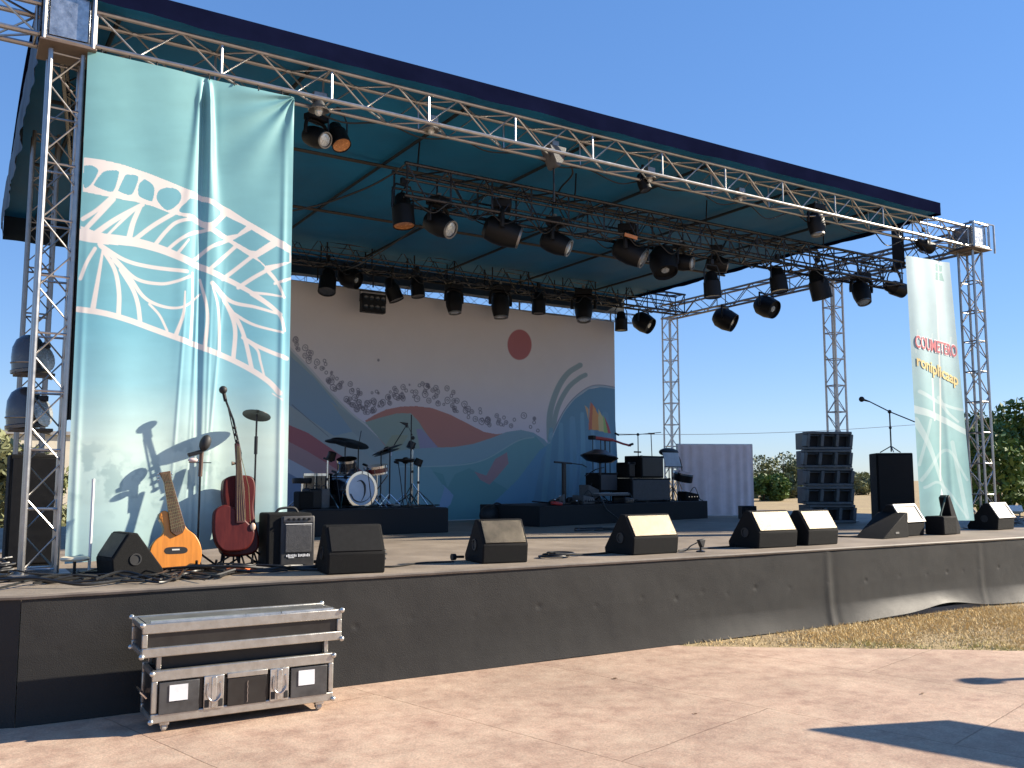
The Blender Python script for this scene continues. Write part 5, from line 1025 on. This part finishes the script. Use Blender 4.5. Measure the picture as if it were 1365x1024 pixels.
for x in (.39, .83):
    l_ = B().box((x, -.003, .22), (.13, .012, .215)).done('latch', lat, lower, .004)
    B().box((x, -.011, .22), (.035, .012, .20)).done('latch_bar', lat, l_, .004); B().tube(spline([(x - .04, -.015, .28), (x - .045, -.02, .20), (x, -.024, .16), (x + .045, -.02, .20), (x + .04, -.015, .28)], 5), .007, 6).done('latch_handle', CHR, l_)
    for s_ in (-1, 1): B().box((x + s_ * .045, -.0105, .15), (.03, .006, .05)).done('latch_recess', RUB, l_, .003)
B().box((.61, -.0035, .205), (.26, .008, .18)).done('drawer_front', CASEP, lower, .003); B().box((.61, -.004, .315), (.27, .016, .035)).done('drawer_rail', CASER, lower, .004)
b = B(); b.tube([(.61, -.012, .27 - .02 * i) if i % 2 else (.613, -.012, .27 - .02 * i) for i in range(8)], .003, 5); b.done('chain', CHR, lower)
B().box((W1 / 2, D1 / 2 + .02, .435), (W1 - .12, D1 - .09, .10)).done('recess', M('case_recess', (.010, .009, .008), .6), fc)
for x in (.045, W1 - .045): 
    for y in (.05, D1 - .05): B().box((x, y, .437), (.03, .03, .094)).done('corner_post', CASER, fc, .004)
X0_, X1_, YA, YB_ = -.075, W1 + .045, -.03, D1 + .005
B().box(((X0_ + X1_) / 2, (YA + YB_) / 2, .6885), (X1_ - X0_ - .075, YB_ - YA - .075, .006)).done('lid', M('lid_sheet', (.22, .215, .20), .4, .6, .25, 6), fc)
up = B().box(((X0_ + X1_) / 2, (YA + YB_) / 2 + .004, .597), (X1_ - X0_ - .03, YB_ - YA - .03, .17)).done('upper_box', CASEP, fc)
for y in (YA + .018, YB_ - .018):
    rail(X0_, X1_, y, .514, .062, .036).done('rail', CASER, up, .006); rail(X0_, X1_, y, .665, .066, .036).done('rail', CASER, up, .006)
    for x in (X0_ + .017, X1_ - .017): B().box((x, y, .588), (.034, .0355, .085)).done('rail', CASER, up, .005)
B().tube([(X0_ + .05, YA + .03, .698), (X0_ + .9, YA + .03, .698)], .016, 8).done('top_bar', CASER, up); B().tube([(X0_ + .905, YA + .03, .698), (X1_ - .06, YA + .03, .698)], .0155, 8).done('top_bar', CASER, up)
for x in (X0_ + .017, X1_ - .017):
    for z in (.506, .672): B().box((x, (YA + YB_) / 2, z), (.034, YB_ - YA - .074, .034)).done('rail', CASER, up, .005)
for x in (X0_, X1_):
    for y in (YA, YB_):
        for z in (.492, .69): B().ball((x, y, z), .019, u=12, v=8).done('ball_corner', lat, up)
for x in (0, W1):
    for z in (.075, .375): B().ball((x, 0, z), .019, u=12, v=8).done('ball_corner', lat, lower)
for x, s_ in ((0, -1), (W1, 1)):
    b = B(); b.tube(spline([(x + s_ * .004, .14, .2), (x + s_ * .04, .15, .24), (x + s_ * .04, .31, .24), (x + s_ * .004, .32, .2)], 5), .010, 6); b.done('side_handle', CHR, lower)
for x in (.09, W1 - .09):
    for y in (.05, D1 - .05):
        c = B().box((x, y, .052), (.06, .06, .02)).done('castor', lat, lower, .004); B().lathe([(0, -.014), (.026, -.014), (.028, 0), (.026, .014), (0, .014)], 18, Matrix.Translation((x, y, .028)) @ Matrix.Rotation(PI / 2, 4, 'Y')).done('wheel', M('castor_wheel', (.45, .43, .38), .5), c)
        for s_ in (-1, 1): B().box((x + s_ * .019, y, .036), (.004, .04, .034)).done('fork', lat, c)

for k, (x_, y_) in enumerate([(927, 952), (820, 905), (1230, 925)]):
    g_ = GZ(x_, y_, .006); d_ = thing('dry_leaf', 'curled dry leaf lying on the paving', 'leaf', tuple(g_), rs.uniform(0, 6), 'dry leaves on the paving'); s_ = rs.uniform(.014, .026)
    b = B(); n_ = 6; L1 = [b.bm.verts.new((s_ * (i / n_ * 2 - 1), s_ * .45 * math.sin(PI * i / n_), .002 + .35 * s_ * (i / n_ - .5) ** 2 + .3 * s_ * math.sin(PI * i / n_))) for i in range(n_ + 1)]; L2 = [b.bm.verts.new((s_ * (i / n_ * 2 - 1), 0 if 0 < i < n_ else .001, .002 + .35 * s_ * (i / n_ - .5) ** 2)) for i in range(n_ + 1)]; L3 = [b.bm.verts.new((s_ * (i / n_ * 2 - 1), -s_ * .45 * math.sin(PI * i / n_), .002 + .35 * s_ * (i / n_ - .5) ** 2 + .25 * s_ * math.sin(PI * i / n_))) for i in range(n_ + 1)]
    for i in range(n_): b.bm.faces.new((L1[i], L1[i + 1], L2[i + 1], L2[i])); b.bm.faces.new((L2[i], L2[i + 1], L3[i + 1], L3[i]))
    b.done('blade', M('dry_leaf', (.16, .09, .04), .7, 0, .4, 40), d_); B().tube([(s_, 0, .004), (s_ * 1.6, .003, .003)], .0015, 4).done('stalk', M('dry_leaf', (.16, .09, .04), .7), d_)
# ================================================================== VEGETATION
def leaves(name, blobs, n, size, mat, parent, thr=.43):
    tot = sum(r_ ** 2 for *_, r_ in blobs); P = []; 
    for (x, y, z, r_) in blobs:
        m_ = int(n * r_ ** 2 / tot); d = np.random.randn(m_, 3); d /= np.linalg.norm(d, axis=1)[:, None]; rad = r_ * (.45 + .62 * np.random.rand(m_) ** .6); P.append(np.array((x, y, z)) + d * rad[:, None] * np.array((1, 1, .85)))
    P = np.concatenate(P); n = len(P); keep = vnoise(P[:, 0] * 1 + P[:, 1] * .7 + 50, P[:, 2] + 50, size * 9, 77, 2) > thr; P = P[keep]; n = len(P)
    a_ = np.random.randn(n, 3); a_ /= np.linalg.norm(a_, axis=1)[:, None]; b_ = np.cross(a_, np.random.randn(n, 3)); b_ /= np.linalg.norm(b_, axis=1)[:, None]
    s_ = size * (.6 + .8 * np.random.rand(n, 1)); Q = np.stack([P - a_ * s_, P + b_ * s_ * .45, P + a_ * s_, P - b_ * s_ * .45], 1).reshape(-1, 3)
    me = bpy.data.meshes.new(name); me.vertices.add(n * 4); me.vertices.foreach_set('co', Q.reshape(-1).astype(np.float32)); me.loops.add(n * 4); me.loops.foreach_set('vertex_index', np.arange(n * 4, dtype=np.int32)); me.polygons.add(n); me.polygons.foreach_set('loop_start', np.arange(0, n * 4, 4, dtype=np.int32)); me.update(); me.materials.append(mat); me.validate()
    o = bpy.data.objects.new(name, me); COL.objects.link(o); o.parent = parent; return o
LF = M('leaf_dark', (.085, .14, .03), .55, 0, .5, 1.2, spec=.3); LF2 = M('leaf_olive', (.15, .165, .065), .6, 0, .45, .6, spec=.25); LF3 = M('leaf_dry', (.19, .20, .10), .7, 0, .4, .8, spec=.2); BARK = M('bark', (.09, .06, .04), .85, 0, .3, 6, .5, 20)
def tree(name, label, loc, h, blobs, n, size, mat, group, trunk=.12, thr=.43):
    r = thing(name, label, 'tree' if 'tree' in name else 'bush', loc, 0, group); leaves('crown', blobs, n, size, mat, r, thr)
    b = B(); b.tube(spline([(0, 0, -.05), (.05, .03, h * .3), (-.04, .05, h * .6), (0, 0, h * .85)], 5), [trunk * (1 - .75 * i / 15) for i in range(16)], 8)
    for (x, y, z, r_) in blobs[:7]: b.tube(spline([(0, 0, h * .28), (x * .5, y * .5, (h * .28 + z) / 2), (x, y, z)], 4), [trunk * .45 * (1 - .8 * i / 8) for i in range(9)], 5)
    b.done('trunk', BARK, r); return r
def blob_set(rs, w_, h0, h1, k, r0, r1): return [(rs.uniform(-w_, w_), rs.uniform(-w_, w_) * .7, rs.uniform(h0, h1), rs.uniform(r0, r1)) for _ in range(k)]
rs = random.Random(21)
gt = 'dark trees beyond the right tower'
tree('leafy_tree', 'tall dark green tree behind the right tower at the edge of the picture', (39.5, 20.6, 0), 5.6, blob_set(rs, 2.0, 1.8, 4.9, 14, .7, 1.3), 9000, .16, LF, gt)
tree('leafy_tree', 'lower dark green tree between the narrow banner and the right tower', (35.6, 20.9, 0), 4.2, blob_set(rs, 1.5, 1.0, 3.2, 12, .6, 1.0), 6500, .14, LF, gt)
tree('leafy_tree', 'dark bushy tree half hidden behind the right tower', (41.5, 24.5, 0), 5.2, blob_set(rs, 2.4, 1.2, 4.0, 14, .8, 1.3), 8000, .17, LF, gt)
for k, (x_, y_, w_, h_, m_, lab) in enumerate([(1018, 668, 3.2, 2.6, LF, 'dark round bush nearest the white partition'), (1046, 660, 4.0, 5.4, LF2, 'tallest olive bush beyond the stage, left of the loudspeaker stack'), (1068, 660, 4.2, 4.2, LF2, 'olive bush touching the loudspeaker stack'), (1030, 656, 4.5, 3.8, LF2, 'grey green bush behind the dark round bush'), (1090, 658, 4.5, 3.8, LF2, 'pale olive bush hidden partly by the loudspeaker stack'), (1148, 660, 4.0, 2.9, LF3, 'dry yellowish bush between the two loudspeakers'), (1012, 656, 3.0, 3.2, LF2, 'small olive bush touching the white partition'), (1036, 664, 4.2, 2.2, LF3, 'low dry bush in front of the tallest olive bush'), (1062, 664, 4.2, 2.0, LF3, 'low dry bush in front of the bush touching the loudspeaker stack'), (1158, 656, 5.0, 3.6, LF2, 'olive bush seen just left of the big black loudspeaker')]):
    g_ = GZ(x_, y_, 0); tree('wild_bush', lab, (g_.x, g_.y, 0), h_ * .8, blob_set(rs, w_ * .75, h_ * .06, h_ * .72, 26, h_ * .12, h_ * .26), 5200, .17, m_, 'scrub bushes beyond the stage', .08, .30)
for k, (x_, w_, h_, Y_, m_, lab) in enumerate([(8, 1.0, 3.0, 30, LF3, 'pale dry bush at the far left behind the floodlights'), (28, .9, 2.6, 26, LF3, 'pale bush seen through the left tower'), (66, 1.2, 2.8, 34, LF2, 'greenish bush seen through the right side of the left tower')]):
    d_ = ray(x_, 640); X_ = d_.x / d_.y * Y_; tree('wild_bush', lab, (X_, Y_, 0), h_ * .8, blob_set(rs, w_ * .6, h_ * .15, h_ * .85, 11, h_ * .17, h_ * .28), 2200, .13, m_, 'pale bushes behind the left tower', .06)
d_ = ray(52, 640); r = thing('low_building', 'low cream building seen through the left tower', 'building', (d_.x / d_.y * 40, 40, 0)); B().box((0, 2, 1.7), (2.6, 4, 3.4)).done('wall', M('cream_render', (.62, .56, .44), .8, 0, .12, 2), r); B().box((0, 2, 3.47), (2.9, 4.3, .14)).done('roof', M('roof_grey', (.3, .29, .28), .8), r); B().box((.3, -.02, 1.8), (.8, .06, .9)).done('window', M('window_dark', (.06, .08, .09), .2), r)
# power line
pA, pB_ = FY(770, 578, 60), FY(1240, 565, 48)
def pole_(p, lab): r = thing('utility_pole', lab, 'utility pole', (p.x, p.y, 0)); B().tube([(0, 0, 0), (0, 0, p.z + .3)], [.14, .1], 8).done('pole', BARK, r); B().box((0, 0, p.z), (1.2, .1, .12), (0, 0, .6)).done('crossarm', BARK, r)
pole_(pA, 'wooden utility pole behind the painted backdrop'); pole_(pB_, 'wooden utility pole behind the narrow banner')
tag(B().tube(spline([pA, pA.lerp(pB_, .33) - V((0, 0, .35)), pA.lerp(pB_, .66) - V((0, 0, .35)), pB_], 10), .02, 5).done('power_line', M('line_grey', (.12, .13, .15), .5)), 'thin power line crossing the sky behind the right hand stage equipment', 'power line')

# ================================================================== BESIDE THE PICTURE: unseen block added to shade the stage; casters inferred from paving shadows
bl = thing('shade_block', 'added tall plain block, out of view, shading the stage from the right', 'building', (30, 2.95, 0)); B().box((3, 3.35, 7.8), (6, 6.7, 15.6)).done('wall', M('block_render', (.36, .34, .31), .8, 0, .15, 1), bl)
for z in range(4):
    for y in range(3): B().box((-.03, 1.1 + 2.0 * y, 2.2 + 3.4 * z), (.1, 1.2, 1.5)).done('window', MATS['window_dark'], bl)
B().box((3, 3.35, 15.7), (6.3, 7.0, .2)).done('roof', MATS['roof_grey'], bl)
sg = thing('notice_board', 'blank notice board on two posts right of the camera', 'notice board', (8.42, 2.91, 0), math.atan2(-1, .33)); B().box((.85, 0, 1.78), (1.7, .05, .56)).done('board', M('board_grey', (.4, .4, .4), .6), sg, .005)
for x in (.5, 1.3): B().tube([(x, .04, 0), (x, .04, 1.6)], .03, 8).done('post', ALUD, sg)
lp = thing('bollard_lamp', 'slim lamp post right of the camera', 'lamp post', (11.45, 2.9, 0)); B().tube([(0, 0, 0), (0, 0, 2.4)], .045, 8).done('pole', ALUD, lp); B().lathe([(0, 2.56), (.12, 2.5), (.12, 2.42), (.04, 2.38), (0, 2.38)], 16).done('lamp_head', BLKM, lp)
